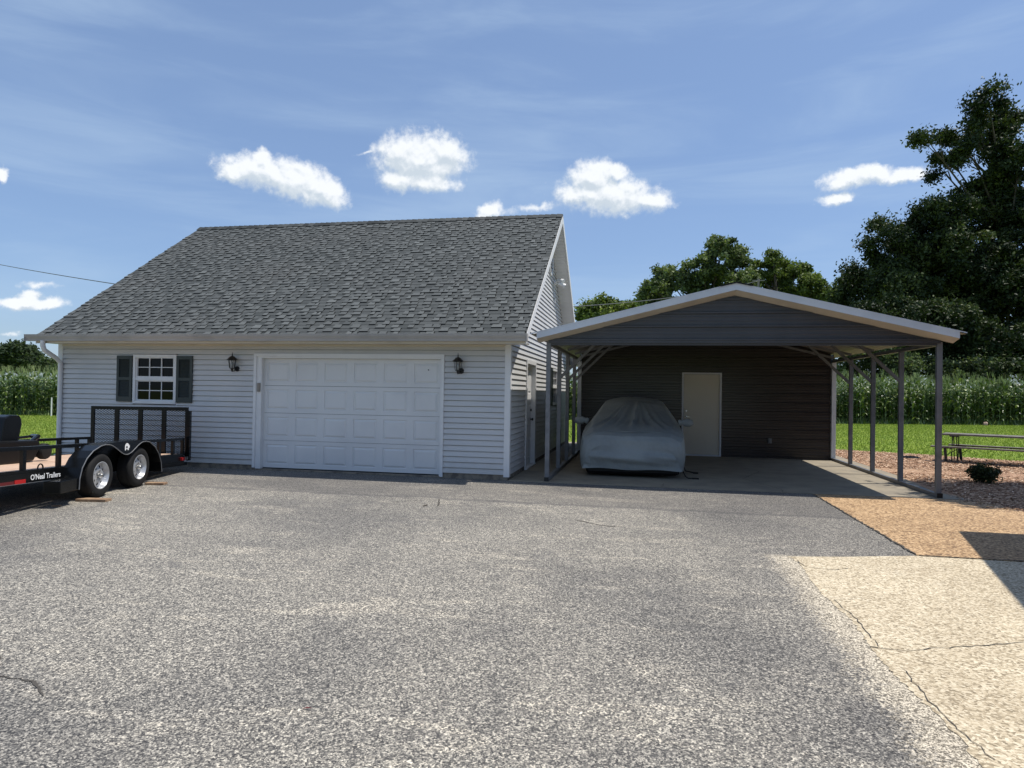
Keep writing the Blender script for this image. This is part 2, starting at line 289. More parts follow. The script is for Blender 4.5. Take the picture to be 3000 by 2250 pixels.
# ------------------------------------------------------------------ mesh building
ORG = {}
class MB:
    def __init__(s): s.v = []; s.f = []; s.t = []
    def quad(s, a, b, c, d, tone=None):
        i = len(s.v); s.v += [tuple(a), tuple(b), tuple(c), tuple(d)]; s.f.append((i, i+1, i+2, i+3)); s.t.append(tone if tone is not None else .5)
    def poly(s, pts):
        i = len(s.v); s.v += [tuple(p) for p in pts]; s.f.append(tuple(range(i, i+len(pts)))); s.t.append(.5)
    def box(s, x0, x1, y0, y1, z0, z1, mtx=None):
        i = len(s.v)
        c = [(x0, y0, z0), (x1, y0, z0), (x1, y1, z0), (x0, y1, z0), (x0, y0, z1), (x1, y0, z1), (x1, y1, z1), (x0, y1, z1)]
        if mtx: c = [tuple(mtx @ Vector(p)) for p in c]
        s.v += c
        s.f += [(i, i+3, i+2, i+1), (i+4, i+5, i+6, i+7), (i, i+1, i+5, i+4), (i+1, i+2, i+6, i+5), (i+2, i+3, i+7, i+6), (i+3, i, i+4, i+7)]
        s.t += [.5]*6; return s
    def bar(s, a, b, w, h, up=(0, 0, 1)):
        a, b = Vector(a), Vector(b); d = (b-a).normalized(); x = d.cross(Vector(up))
        if x.length < 1e-4: x = d.cross(Vector((0, 1, 0)))
        x.normalize(); y = x.cross(d)
        i = len(s.v)
        for p in (a, b):
            for sx, sy in ((-1, -1), (1, -1), (1, 1), (-1, 1)):
                s.v.append(tuple(p+x*sx*w/2+y*sy*h/2))
        s.f += [(i, i+3, i+2, i+1), (i+4, i+5, i+6, i+7)]+[(i+k, i+(k+1) % 4, i+4+(k+1) % 4, i+4+k) for k in range(4)]
        s.t += [.5]*6; return s
    def tube(s, pts, rad, n=8, cap=True):
        pts = [Vector(p) for p in pts]; m = len(pts); base = len(s.v)
        rad = rad if isinstance(rad, (list, tuple)) else [rad]*m
        x = None
        for k, p in enumerate(pts):
            d = (pts[min(k+1, m-1)]-pts[max(k-1, 0)]).normalized()
            if x is None:
                x = d.orthogonal().normalized()
            x = (x-d*x.dot(d)).normalized(); y = d.cross(x)
            for j in range(n):
                a = 2*PI*j/n; s.v.append(tuple(p+(x*math.cos(a)+y*math.sin(a))*rad[k]))
        for k in range(m-1):
            for j in range(n):
                s.f.append((base+k*n+j, base+k*n+(j+1) % n, base+(k+1)*n+(j+1) % n, base+(k+1)*n+j)); s.t.append(.5)
        if cap:
            s.f.append(tuple(base+j for j in range(n))[::-1]); s.f.append(tuple(base+(m-1)*n+j for j in range(n))); s.t += [.5]*2
        return s
    def lathe(s, prof, c=(0, 0, 0), axis='Z', n=32, a0=0, a1=2*PI):
        """prof: (radius, height) list"""
        base = len(s.v); c = Vector(c); full = abs(a1-a0-2*PI) < 1e-6; cnt = n if full else n+1
        for rr, hh in prof:
            for j in range(cnt):
                a = a0+(a1-a0)*j/n; x, y = rr*math.cos(a), rr*math.sin(a)
                p = {'Z': (x, y, hh), 'Y': (x, hh, y), 'X': (hh, x, y)}[axis]
                s.v.append(tuple(c+Vector(p)))
        for k in range(len(prof)-1):
            for j in range(n):
                j2 = (j+1) % cnt
                s.f.append((base+k*cnt+j, base+k*cnt+j2, base+(k+1)*cnt+j2, base+(k+1)*cnt+j)); s.t.append(.5)
        return s
    def extrude(s, outline, axis, a, b):
        """outline 2D points, extruded along axis from a to b"""
        def P(p, h): return {'X': (h, p[0], p[1]), 'Y': (p[0], h, p[1]), 'Z': (p[0], p[1], h)}[axis]
        n = len(outline); i = len(s.v)
        s.v += [P(p, a) for p in outline]+[P(p, b) for p in outline]
        s.f += [tuple(range(i, i+n)), tuple(range(i+2*n-1, i+n-1, -1))]+[(i+k, i+n+k, i+n+(k+1) % n, i+(k+1) % n) for k in range(n)]
        s.t += [.5]*(n+2); return s
    def build(s, name, m, parent=None, smooth=False, local=False, bevel=0, ang=40):
        me = bpy.data.meshes.new(name)
        org = Vector((0, 0, 0)) if local or parent is None else ORG.get(parent.name, Vector((0, 0, 0)))
        v = np.array(s.v, dtype=float)-np.array(org)
        me.from_pydata(v.tolist(), [], s.f); me.materials.append(M[m] if isinstance(m, str) else m)
        if any(x != .5 for x in s.t):
            at = me.attributes.new('tone', 'FLOAT', 'FACE'); at.data.foreach_set('value', np.array(s.t, dtype=np.float32))
        me.validate(); me.update()
        if smooth:
            me.shade_smooth()
            try: me.set_sharp_from_angle(angle=R(ang))
            except Exception: pass
        o = bpy.data.objects.new(name, me); COL.objects.link(o)
        if parent: o.parent = parent; ORG[o.name] = ORG.get(parent.name, Vector((0, 0, 0)))
        if bevel:
            bm = o.modifiers.new('bevel', 'BEVEL'); bm.width = bevel; bm.segments = 2; bm.limit_method = 'ANGLE'
        return o
def tag(o, label=None, cat=None, group=None, kind=None):
    if label: o['label'] = label
    if cat: o['category'] = cat
    if group: o['group'] = group
    if kind: o['kind'] = kind
    return o
def root(name, loc, label, cat, group=None, rz=0):
    o = bpy.data.objects.new(name, None); COL.objects.link(o); o.location = loc; o.rotation_euler = (0, 0, rz)
    o.empty_display_size = .2
    ORG[o.name] = Vector(loc); return tag(o, label, cat, group)
def npmesh(name, V, F, m, tone=None, parent=None, smooth=False):
    """V (n,3), F (k,4) or (k,3) numpy"""
    me = bpy.data.meshes.new(name)
    if parent: V = V-np.array(ORG[parent.name])
    k = F.shape[1]
    me.vertices.add(len(V)); me.vertices.foreach_set('co', V.astype(np.float32).ravel())
    me.loops.add(F.size); me.loops.foreach_set('vertex_index', F.astype(np.int32).ravel())
    me.polygons.add(len(F)); me.polygons.foreach_set('loop_start', np.arange(0, F.size, k, dtype=np.int32))
    try: me.polygons.foreach_set('loop_total', np.full(len(F), k, dtype=np.int32))
    except Exception: pass
    me.update(calc_edges=True); me.materials.append(M[m])
    if tone is not None:
        at = me.attributes.new('tone', 'FLOAT', 'FACE'); at.data.foreach_set('value', tone.astype(np.float32))
    if smooth: me.shade_smooth()
    o = bpy.data.objects.new(name, me); COL.objects.link(o)
    if parent: o.parent = parent; ORG[o.name] = ORG[parent.name]
    return o

# ------------------------------------------------------------------ ground
def sheet(name, pts, z, m, kind='structure', thick=0):
    b = MB(); b.poly([(x, y, z) for x, y in pts])
    if thick:
        n = len(pts)
        for i in range(n):
            (xa, ya), (xb, yb) = pts[i], pts[(i+1) % n]
            b.quad((xa, ya, z-thick), (xb, yb, z-thick), (xb, yb, z), (xa, ya, z))
    return tag(b.build(name, m), kind=kind)
b = MB(); b.quad((-700, -300, -.03), (700, -300, -.03), (700, 900, -.03), (-700, 900, -.03)); tag(b.build('lawn', 'lawn'), kind='structure')
sheet('driveway', [(-30, -14), (1.9, -14), (1.9, 6.9), (2.9, 6.9), (2.9, 11.56), (-2.3, 11.56), (-2.3, 11.70), (-12.4, 11.70), (-13.5, 10.5), (-30, 7.5)], 0, 'asphalt', thick=.03)
# jagged pale concrete pad with broken edge
rr = random.Random(3)
edge = []; y = 6.96
while y > -6:
    edge.append((1.46+rr.uniform(-.015, .015)+.02*math.sin(y*4), y)); y -= rr.uniform(.02, .05)
edge2 = []; y = 6.99
while y > -6:
    edge2.append((1.33+rr.uniform(-.022, .022)-.05*math.sin(y*1.3)-.03*math.sin(y*5.1), y)); y -= rr.uniform(.012, .03)
top = [(x/10, 7.37+.01*rr.uniform(-1, 1)) for x in range(95, 27, -4)]
sheet('concrete_pad', edge[::-1]+[(1.42, 6.99)]+[(2.0, 7.13)]+[(2.72, 7.36)]+[(9.5, 7.36), (9.5, -6)], .003, 'pale_pad')
sheet('aggregate_pad', [(2.75, 7.37), (10.5, 7.5), (10.5, 8.6), (5.33, 10.62), (5.22, 11.55), (2.75, 11.55)], .006, 'tan_pad', thick=.03)
sheet('carport_slab', [(-2.34, 11.57), (5.10, 11.57), (4.88, 12.5), (5.12, 14.7), (5.14, 21.2), (-2.34, 21.2)], .010, 'slab', thick=.035)
sheet('mulch_bed', [(4.3, 7.6), (12, 7.6), (16.5, 13), (14, 16.8), (9.8, 19.3), (7.6, 20.7), (5.8, 21.5), (5.14, 22.2), (4.9, 21), (4.9, 12.6)], -.012, 'mulch')
def ribbon(bld, pts, w, z, seed=0):
    rr = random.Random(seed); P = []
    for (a, b_) in zip(pts[:-1], pts[1:]):
        n = max(2, int(math.dist(a, b_)/.05))
        for k in range(n):
            f = k/n; P.append((a[0]+(b_[0]-a[0])*f+rr.uniform(-.012, .012), a[1]+(b_[1]-a[1])*f+rr.uniform(-.012, .012)))
    P.append(pts[-1])
    for i in range(len(P)-1):
        a, c = P[i], P[i+1]; dx, dy = c[0]-a[0], c[1]-a[1]; L = math.hypot(dx, dy)+1e-6
        ww = w*rr.uniform(.4, 1.2)/2; nx, ny = -dy/L*ww, dx/L*ww
        bld.quad((a[0]-nx, a[1]-ny, z), (c[0]-nx, c[1]-ny, z), (c[0]+nx, c[1]+ny, z), (a[0]+nx, a[1]+ny, z))
b = MB()
ribbon(b, [(-4.2, 3.45), (-3.64, 3.21), (-3.45, 3.02), (-3.2, 3.0), (-3.0, 2.88)], .016, .004, 1)
ribbon(b, [(-.8, 8.3), (-.5, 8.05), (-.25, 8.02)], .022, .004, 2)
ribbon(b, [(-2.9, 9.3), (-2.75, 8.75)], .025, .004, 3)
ribbon(b, [(-3.5, 8.9), (-2.9, 9.3)], .015, .004, 33)
ribbon(b, [(-1.9, 2.36), (-1.0, 2.40), (.6, 2.36)], .03, .004, 5)
ribbon(b, [(1.43, 4.62), (1.62, 4.58), (1.99, 4.73), (2.6, 4.98), (4, 5.3)], .009, .007, 4)
ribbon(b, [(1.49, 6.85), (1.52, 6.6), (1.75, 6.56), (1.9, 6.66)], .008, .007, 6)
ribbon(b, [(1.50, 5.6), (1.53, 5.1), (1.50, 4.62)], .007, .007, 16)
ribbon(b, [(1.52, 4.3), (1.50, 3.7), (1.55, 3.3)], .006, .007, 17)
ribbon(b, [(2.3, 11.58), (2.32, 11.9), (2.2, 12.3), (1.9, 13.2), (2.4, 14.5)], .012, .015, 8)
ribbon(b, [(.35, 11.58), (.38, 12.0)], .01, .015, 9)
ribbon(b, [(2.76, 7.375), (9, 7.47)], .018, .010, 10)
ribbon(b, [(2.745, 7.4), (2.75, 11.5)], .022, .012, 11)
tag(b.build('pavement_cracks', 'crack'), kind='structure')

# ------------------------------------------------------------------ siding helper
def siding(bld, P0, u, n, z0, z1, ulim, holes=(), ex=.102, out=.022):
    """lapped boards: P0 base corner, u run direction, n outward normal, ulim(z)->(lo,hi)"""
    P0, u, n = Vector(P0), Vector(u), Vector(n); z = z0
    while z < z1-1e-4:
        zb = min(z+ex, z1)
        lo0, hi0 = ulim(z); lo1, hi1 = ulim(zb)
        segs = [(lo0, hi0, lo1, hi1)]
        for (ha, hb, hz0, hz1) in holes:
            if zb <= hz0+.02 or z >= hz1-.02: continue
            ns = []
            for (a0, b0, a1, b1) in segs:
                if ha > b0 or hb < a0: ns.append((a0, b0, a1, b1)); continue
                if ha > a0: ns.append((a0, ha, a1, ha))
                if hb < b0: ns.append((hb, b0, hb, b1))
            segs = ns
        for (a0, b0, a1, b1) in segs:
            if b0-a0 < .01: continue
            # face, upper edge, return into the groove under the next board
            rows = [(z, out), (zb-.015, .003), (zb-.016, -.022), (zb, -.022)]
            e = []
            for zz, oo in rows:
                f = (zz-z)/(zb-z); A = P0+u*(a0+(a1-a0)*f)+n*oo; B = P0+u*(b0+(b1-b0)*f)+n*oo; A.z = B.z = zz; e.append((A, B))
            for (A, B), (A2, B2) in zip(e[:-1], e[1:]): bld.quad(A, B, B2, A2)
            A2 = P0+u*a0-n*.022; B2 = P0+u*b0-n*.022; A2.z = B2.z = z
            bld.quad(A2, B2, e[0][1], e[0][0])
        z = zb
    return bld
# ------------------------------------------------------------------ garage
GX0, GX1, GY, GYB = -11.90, -2.35, 11.63, 20.60
RX0, RX1, RY, RZ, EY, EZ = -12.02, -1.98, 16.10, 5.95, 11.18, 2.575
SL = (RZ-EZ)/(RY-EY)
EYB = RY+(RY-EY)
g = root('garage', ((GX0+GX1)/2, GY, 0), 'detached garage with white lap siding, steep grey shingle roof and one wide white door', 'garage')
b = MB(); holes = [(.90+.0, 0, 0, 0)]
fw = lambda z: (0.0, GX1-GX0)
DH = (-7.42-GX0, -3.57-GX0, 0, 2.26)        # garage door opening incl. trim
WH = (-10.12-GX0, -9.13-GX0, 1.24, 2.23)
siding(b, (GX0, GY, 0), (1, 0, 0), (0, -1, 0), .10, 2.50, fw, [DH, WH]); b.build('front_wall', 'vinyl', g)
def gl(z):
    if z < EZ+.05: return (0, GYB-GY)
    d = (z-(EZ+SL*(GY-EY)-.03))/SL
    return (max(0, d), min(GYB-GY, GYB-GY-d+.0)) if d > 0 else (0, GYB-GY)
SD = (13.25-GY, 14.45-GY, 0, 2.26); SW = (17.2-GY, 18.45-GY, 1.25, 2.22)
b = MB(); siding(b, (GX1, GY, 0), (0, 1, 0), (1, 0, 0), .10, 5.86, gl, [SD, SW]); b.build('side_wall', 'vinyl', g)
b = MB(); siding(b, (GX0, GYB, 0), (0, -1, 0), (-1, 0, 0), .10, 5.86, gl); b.build('side_wall', 'vinyl', g)
b = MB(); siding(b, (GX1, GYB, 0), (-1, 0, 0), (0, 1, 0), .10, 2.50, fw); b.build('rear_wall', 'vinyl', g)
b = MB(); b.box(GX0+.01, -7.43, GY-.002, GY+.15, -.03, .10); b.box(-3.56, GX1-.01, GY-.002, GY+.15, -.03, .10)
b.box(GX1-.16, GX1+.004, GY+.15, 13.3, -.03, .10); b.box(GX1-.16, GX1+.004, 14.4, GYB, -.03, .10); b.box(-7.43, -3.56, GY+.0, GY+.5, -.02, .028)
b.box(GX0, GX0+.15, GY+.15, GYB, -.03, .10); b.build('foundation', 'found', g)
for x, sx in ((GX1, 1), (GX0, -1)):
    for y, sy in ((GY, -1), (GYB, 1)):
        b = MB(); xa, xb = sorted((x+sx*.022, x-sx*.085)); ya, yb = sorted((y+sy*.022, y+sy*.001)); b.box(xa, xb, ya, yb, .06, 2.52)
        xa, xb = sorted((x+sx*.0221, x+sx*.001)); ya, yb = sorted((y+sy*.0005, y-sy*.085)); b.box(xa, xb, ya, yb, .06, 2.52); b.build('corner_trim', 'trimw', g)
# interior (dark) so openings have depth
b = MB(); b.box(GX0+.2, GX1-.2, GY+.2, GYB-.2, .01, .03); b.build('floor_slab', 'found', g)
# roof
def shingles(bld, flip=False, seed=1):
    rr = random.Random(seed); L = math.hypot(RY-EY, RZ-EZ); nrm = Vector((0, -SL, 1)).normalized(); dn = Vector((0, 1, SL)).normalized()
    def P(x, s, h):
        p = Vector((x, EY, EZ))+dn*s+nrm*h
        if flip: p.y = 2*RY-p.y
        return p
    ex = .132; s = -.02; k = 0
    while s < L:
        e = min(s+ex+.01, L+.02)
        h0 = .016
        q = [P(RX0, s, h0), P(RX1, s, h0), P(RX1, e, .006), P(RX0, e, .006)]
        x = RX0; raised = rr.random() < .5
        while x < RX1:
            w = rr.uniform(.08, .20) if raised else rr.uniform(.07, .20)
            x2 = min(x+w, RX1)
            if raised:
                tn = min(1, max(0, rr.gauss(.68, .10))); hh = .026; sk = rr.uniform(.008, .03)
            else:
                tn = min(1, max(0, rr.gauss(.45, .08))); hh = .012; sk = 0
            xa, xb = x, x2
            q = [P(xa, s, hh), P(xb, s, hh), P(max(xa, xb-sk), e, hh*.55), P(min(xb, xa+sk), e, hh*.55)]
            if flip: bld.quad(*q[::-1], tone=tn)
            else: bld.quad(*q, tone=tn)
            if raised:
                bld.quad(P(xa, s, 0), P(xb, s, 0), P(xb, s, hh), P(xa, s, hh), tone=.0)  # near-black tone paints the shadow below each raised tab, sides likewise
                bld.quad(P(xa, s, .0), P(xa, s, hh), P(min(xb, xa+sk), e, hh*.55), P(min(xb, xa+sk), e, 0), tone=.15)
                bld.quad(P(xb, s, hh), P(xb, s, 0), P(max(xa, xb-sk), e, 0), P(max(xa, xb-sk), e, hh*.55), tone=.15)
            else:
                bld.quad(P(xa, s, 0), P(xb, s, 0), P(xb, s, hh), P(xa, s, hh), tone=.1)
                # lower edge coloured almost black too, painting shade between courses
            x = x2; raised = not raised if rr.random() < .85 else raised
        s += ex; k += 1
    bld.quad(*[P(RX0+.003, -.02, -.002), P(RX0+.003, L, -.002), P(RX1-.003, L, -.002), P(RX1-.003, -.02, -.002)], tone=.1)
b = MB(); shingles(b, False, 1); shingles(b, True, 2)
x = RX0
while x < RX1:     # ridge caps
    x2 = min(x+.15, RX1); h = RZ+.045
    tn = random.uniform(.05, .5)
    b.quad((x, RY-.16, h-.115), (x2, RY-.16, h-.125), (x2, RY, h-.012), (x, RY, h), tone=tn)
    b.quad((x, RY, h), (x2, RY, h-.012), (x2, RY+.16, h-.125), (x, RY+.16, h-.115), tone=tn); x = x2
b.quad((RX1, RY-.16, RZ-.075), (RX1, RY+.16, RZ-.075), (RX1, RY, RZ+.03), (RX1, RY, RZ+.03), tone=.1)
roof = b.build('roof', 'shingle', g)
# rake boards and soffits
def rake(xe, sgn):
    b = MB(); s_ = MB()
    for side in (0, 1):
        def Y(y): return 2*RY-y if side else y
        y0, y1 = EY, RY
        z0, z1 = EZ-.012, RZ-.012
        xa, xb = sorted((xe, xe-sgn*.02))
        i = [(Y(y0), z0), (Y(y1), z1), (Y(y1), z1-.19), (Y(y0), z0-.15)]
        b.extrude(i if not side else i[::-1], 'X', xa, xb)
        # soffit boards across the overhang
        xi = GX1+.014 if sgn > 0 else GX0-.014
        nb = 55
        for k in range(nb):
            f0, f1 = k/nb, (k+1)/nb-.0011
            ya, yb = y0+(y1-y0)*f0, y0+(y1-y0)*f1
            za, zb = z0-.13+(z1-z0)*f0-.012, z0-.13+(z1-z0)*f1
            s_.quad((xe-sgn*.02, Y(ya), za), (xi, Y(ya), za), (xi, Y(yb), zb), (xe-sgn*.02, Y(yb), zb))
            s_.quad((xe-sgn*.02, Y(yb), zb), (xi, Y(yb), zb), (xi, Y(yb), zb-.012+.0), (xe-sgn*.02, Y(yb), zb-.012))
    b.build('rake_board', 'trimw', g); s_.build('rake_soffit', 'trimw', g)
rake(RX1+.004, 1); rake(RX0-.004, -1)
MB().box(RX0, RX1, EY+.005, EY+.03, EZ-.15, EZ-.005).build('fascia', 'soffit', g); b = MB(); b.box(RX0, RX1, 2*RY-EY-.03, 2*RY-EY-.005, EZ-.15, EZ-.005); b.build('fascia', 'soffit', g)
MB().box(RX0+.02, RX1-.02, GYB+.02, 2*RY-EY-.031, EZ-.135, EZ-.12).build('eave_soffit', 'soffit', g); b = MB(); b.box(RX0+.02, RX1-.02, EY+.031, GY-.003, EZ-.135, EZ-.12)
b.box(GX0+.09, GX1-.09, GY-.035, GY-.004, 2.40, EZ-.136); b.build('eave_soffit', 'soffit', g)
# gutter (K profile) and downspout
gp = [(EY+.004, EZ+.02), (EY+.004, EZ-.11), (EY-.075, EZ-.11), (EY-.085, EZ-.07), (EY-.115, EZ-.02), (EY-.125, EZ+.02), (EY-.115, EZ+.02), (EY-.105, EZ-.02), (EY-.07, EZ-.10), (EY-.006, EZ-.10), (EY-.006, EZ+.02)]
b = MB(); b.extrude(gp, 'X', RX0-.16, RX1+.03); b.box(RX0-.162, RX0-.155, EY-.118, EY+.004, EZ-.11, EZ+.02); b.box(RX1+.025, RX1+.032, EY-.118, EY+.004, EZ-.11, EZ+.02)
b.build('gutter', 'gutter', g)
b = MB(); dsx = -11.83
pts = [(-11.80, EY-.05, EZ-.10), (-11.80, EY-.05, EZ-.20), (-11.81, EY+.0, EZ-.29), (dsx, EY+.30, EZ-.44), (dsx, GY-.05, EZ-.54), (dsx, GY-.05, .22), (dsx, GY-.07, .14), (dsx-.02, GY-.22, .07)]
b.tube(pts, .046, 10); b.build('downspout', 'trimw', g, smooth=True)
# garage door
b = MB()
tx0, tx1, tz = -7.42, -3.57, 2.26
b.box(tx0, tx0+.055, GY-.035, GY+.0, .05, tz); b.box(tx1-.055, tx1, GY-.035, GY+.0, .02, tz); b.box(tx0+.055, tx1-.055, GY-.035, GY+.0, tz-.055, tz)
b.box(tx0+.055, tx0+.16, GY-.012, GY+.13, .03, tz-.055); b.box(tx1-.075, tx1-.055, GY-.012, GY+.13, .03, tz-.055); b.box(tx0+.16, tx1-.075, GY-.012, GY+.13, tz-.085, tz-.055)
b.build('door_frame', 'trimw', g)
dx0, dx1, dz0, dz1, dy = tx0+.16, tx1-.075, .045, tz-.085, GY+.09
gd = MB(); nS = 4; hS = (dz1-dz0)/nS
def panelled(bld, x0, x1, z0, z1, y, cols, rows, mx, mz, dep=.012, bev=.035, raise_=.004):
    """flat face with sunken, raised-centre panels, facing -Y"""
    cw = (x1-x0)/cols; rh = (z1-z0)/rows
    for i in range(cols):
        for j in range(rows):
            a, b_, c, d = x0+i*cw, x0+(i+1)*cw, z0+j*rh, z0+(j+1)*rh
            A, B, C, Dd = a+mx, b_-mx, c+mz, d-mz
            rings = [[(a, y, c), (b_, y, c), (b_, y, d), (a, y, d)],
                     [(A, y, C), (B, y, C), (B, y, Dd), (A, y, Dd)]]
            def rg(o, yy): return [(A+o, yy, C+o), (B-o, yy, C+o), (B-o, yy, Dd-o), (A+o, yy, Dd-o)]
            rings += [rg(.006, y+dep), rg(.014, y+dep), rg(.014+bev, y-raise_)]
            for r0, r1 in zip(rings[:-1], rings[1:]):
                for k in range(4):
                    k2 = (k+1) % 4; bld.quad(r0[k], r0[k2], r1[k2], r1[k])
            bld.quad(*rings[-1])
for k in range(nS):
    z0 = dz0+k*hS+.003; z1 = dz0+(k+1)*hS-.003
    pb = MB(); panelled(pb, dx0, dx1, z0, z1, dy, 6, 1, .065, .075)
    pb.quad((dx0, dy, z1), (dx1, dy, z1), (dx1, dy+.04, z1), (dx0, dy+.04, z1)); pb.quad((dx0, dy, z0), (dx0, dy+.04, z0), (dx1, dy+.04, z0), (dx1, dy, z0))
    if k == 0:
        gdo = pb.build('garage_door', 'doorw', g)
    else: pb.build('door_section', 'doorw', gdo)
b = MB(); b.box(dx0, dx1, dy+.03, dy+.05, dz0, dz1); b.box(dx0, dx1, dy-.002, dy+.03, .029, dz0+.001); b.build('weather_seal', 'blacksatin', gdo)
b = MB(); b.box(tx0+.085, tx0+.145, GY-.045, GY-.013, 1.52, 1.69); b.build('keypad', mat('keypad_grey', (.25, .22, .19), .5), g, bevel=.008)
b = MB(); b.lathe([(.012, -.012), (.012, 0)], (dx1-.26, dy, dz1-.2), 'Y', 12); b.lathe([(0, -.012), (.012, -.012)], (dx1-.26, dy, dz1-.2), 'Y', 12); b.build('lock', 'blackmetal', gdo)
# front window, shutters
def window(parent, place, w, h):
    """place: function (x across, y depth out positive, z up) -> world"""
    def bx(bld, x0, x1, y0, y1, z0, z1):
        c = MB().box(x0, x1, y0, y1, z0, z1); i = len(bld.v); bld.v += [tuple(place(*p)) for p in c.v]
        bld.f += [tuple(i+k for k in f) for f in c.f]; bld.t += c.t
    fr = MB(); e = .055
    bx(fr, 0, e, -.03, .032, 0, h); bx(fr, w-e, w, -.03, .032, 0, h); bx(fr, e, w-e, -.03, .032, 0, e); bx(fr, e, w-e, -.03, .032, h-e, h)
    wf = fr.build('window', 'trimw', parent)
    s2 = MB(); m = h*.5
    bx(s2, e, w-e, -.028, .018, m-.028, m+.028)
    for (z0, z1, y) in ((m+.028, h-e, .010), (e, m-.028, -.004)):
        bx(s2, e, e+.03, -.03, y, z0, z1); bx(s2, w-e-.03, w-e, -.03, y, z0, z1); bx(s2, e+.03, w-e-.03, -.03, y, z0, z0+.03); bx(s2, e+.03, w-e-.03, -.03, y, z1-.02, z1)
        xa, xb = e+.03, w-e-.03
        for k in (1, 2):
            xm = xa+(xb-xa)*k/3; bx(s2, xm-.008, xm+.008, -.03, y-.006, z0+.03, z1-.02)
        zm = (z0+.03+z1-.02)/2; bx(s2, xa, xb, -.03, y-.0065, zm-.008, zm+.008)
    s2.build('sash', 'trimw', wf)
    gl_ = MB(); bx(gl_, e, w-e, -.045, -.022, e, h-e); gl_.build('pane', 'glass', wf)
    return wf
window(g, lambda x, y, z: (-10.12+x, GY-y, 1.24+z), .99, .99)
def shutter(parent, place, w, h):
    def bx(bld, x0, x1, y0, y1, z0, z1):
        c = MB().box(x0, x1, y0, y1, z0, z1); i = len(bld.v); bld.v += [tuple(place(*p)) for p in c.v]
        bld.f += [tuple(i+k for k in f) for f in c.f]; bld.t += c.t
    s = MB(); e = .055
    bx(s, 0, e, .014, .045, 0, h); bx(s, w-e, w, .014, .045, 0, h); bx(s, e, w-e, .014, .045, 0, .10); bx(s, e, w-e, .014, .045, h-.07, h); bx(s, e, w-e, .014, .045, h*.5-.03, h*.5+.03)
    bx(s, e, w-e, .014, .022, .10, h-.07)
    for za, zb in ((.10, h*.5-.03), (h*.5+.03, h-.07)):
        n = int((zb-za)/.028)
        for k in range(n):
            z = za+(zb-za)*(k+.1)/n; z2 = z+(zb-za)/n*.8
            q = [place(e, .040, z), place(w-e, .040, z), place(w-e, .023, z2), place(e, .023, z2)]; s.quad(*q)
            q = [place(e, .040, z), place(e, .023, z-.001), place(w-e, .023, z-.001), place(w-e, .040, z)]; s.quad(*q)
    return s.build('shutter', 'shutter', parent)
shutter(g, lambda x, y, z: (-10.49+x, GY-y, 1.275+z), .355, .93)
shutter(g, lambda x, y, z: (-9.115+x, GY-y, 1.275+z), .355, .93)
# side door
b = MB(); sx = GX1
b.box(sx, sx+.035, 13.25, 13.33, .03, 2.26); b.box(sx, sx+.035, 14.37, 14.45, .03, 2.26); b.box(sx, sx+.035, 13.33, 14.37, 2.18, 2.26)
b.box(sx-.12, sx, 13.30, 13.33, .03, 2.18); b.box(sx-.12, sx, 14.37, 14.40, .03, 2.18); b.box(sx-.12, sx, 13.33, 14.37, 2.15, 2.18); b.box(sx-.1, sx+.05, 13.25, 14.45, .0, .035)
b.build('side_door_frame', 'trimw', g)
pb = MB(); panelled(pb, 0, 1.04, .0, 2.115, 0, 2, 3, .09, .12)
pb.v = [(sx-.06-y_, 13.33+x_, .036+z_) for x_, y_, z_ in pb.v]; sd = pb.build('side_door', 'trimw', g)
b = MB(); b.lathe([(0, .07), (.025, .068), (.032, .05), (.02, .03), (.014, .03), (.014, 0), (.035, 0)], (sx-.058, 14.26, 1.0), 'X', 14); b.build('handle', 'blackmetal', sd, smooth=True); b = MB(); b.lathe([(0, .03), (.026, .03), (.028, 0)], (sx-.058, 14.26, 1.2), 'X', 14); b.build('deadbolt', 'blackmetal', sd, smooth=True)
window(g, lambda x, y, z: (GX1+y, 17.2+x, 1.25+z), 1.0, .97)
shutter(g, lambda x, y, z: (GX1+y, 16.83+x, 1.25+z), .35, .97); shutter(g, lambda x, y, z: (GX1+y, 18.22+x, 1.25+z), .35, .97)
# gable vent
b = MB(); oc = [(.30*math.cos(PI/8+k*PI/4), .34*math.sin(PI/8+k*PI/4)) for k in range(8)]; vy, vz = 16.55, 4.90
for k in range(8):
    (a0, a1), (c0, c1) = oc[k], oc[(k+1) % 8]
    b.bar((GX1+.03, vy+a0, vz+a1), (GX1+.03, vy+c0, vz+c1), .05, .05, (1, 0, 0))
for k in range(8):
    z = vz-.28+k*.075; hw = .28 if abs(z-vz) < .15 else .2
    b.quad((GX1+.045, vy-hw, z), (GX1+.045, vy+hw, z), (GX1+.016, vy+hw, z+.06), (GX1+.016, vy-hw, z+.06))
b.build('gable_vent', 'grille', g)
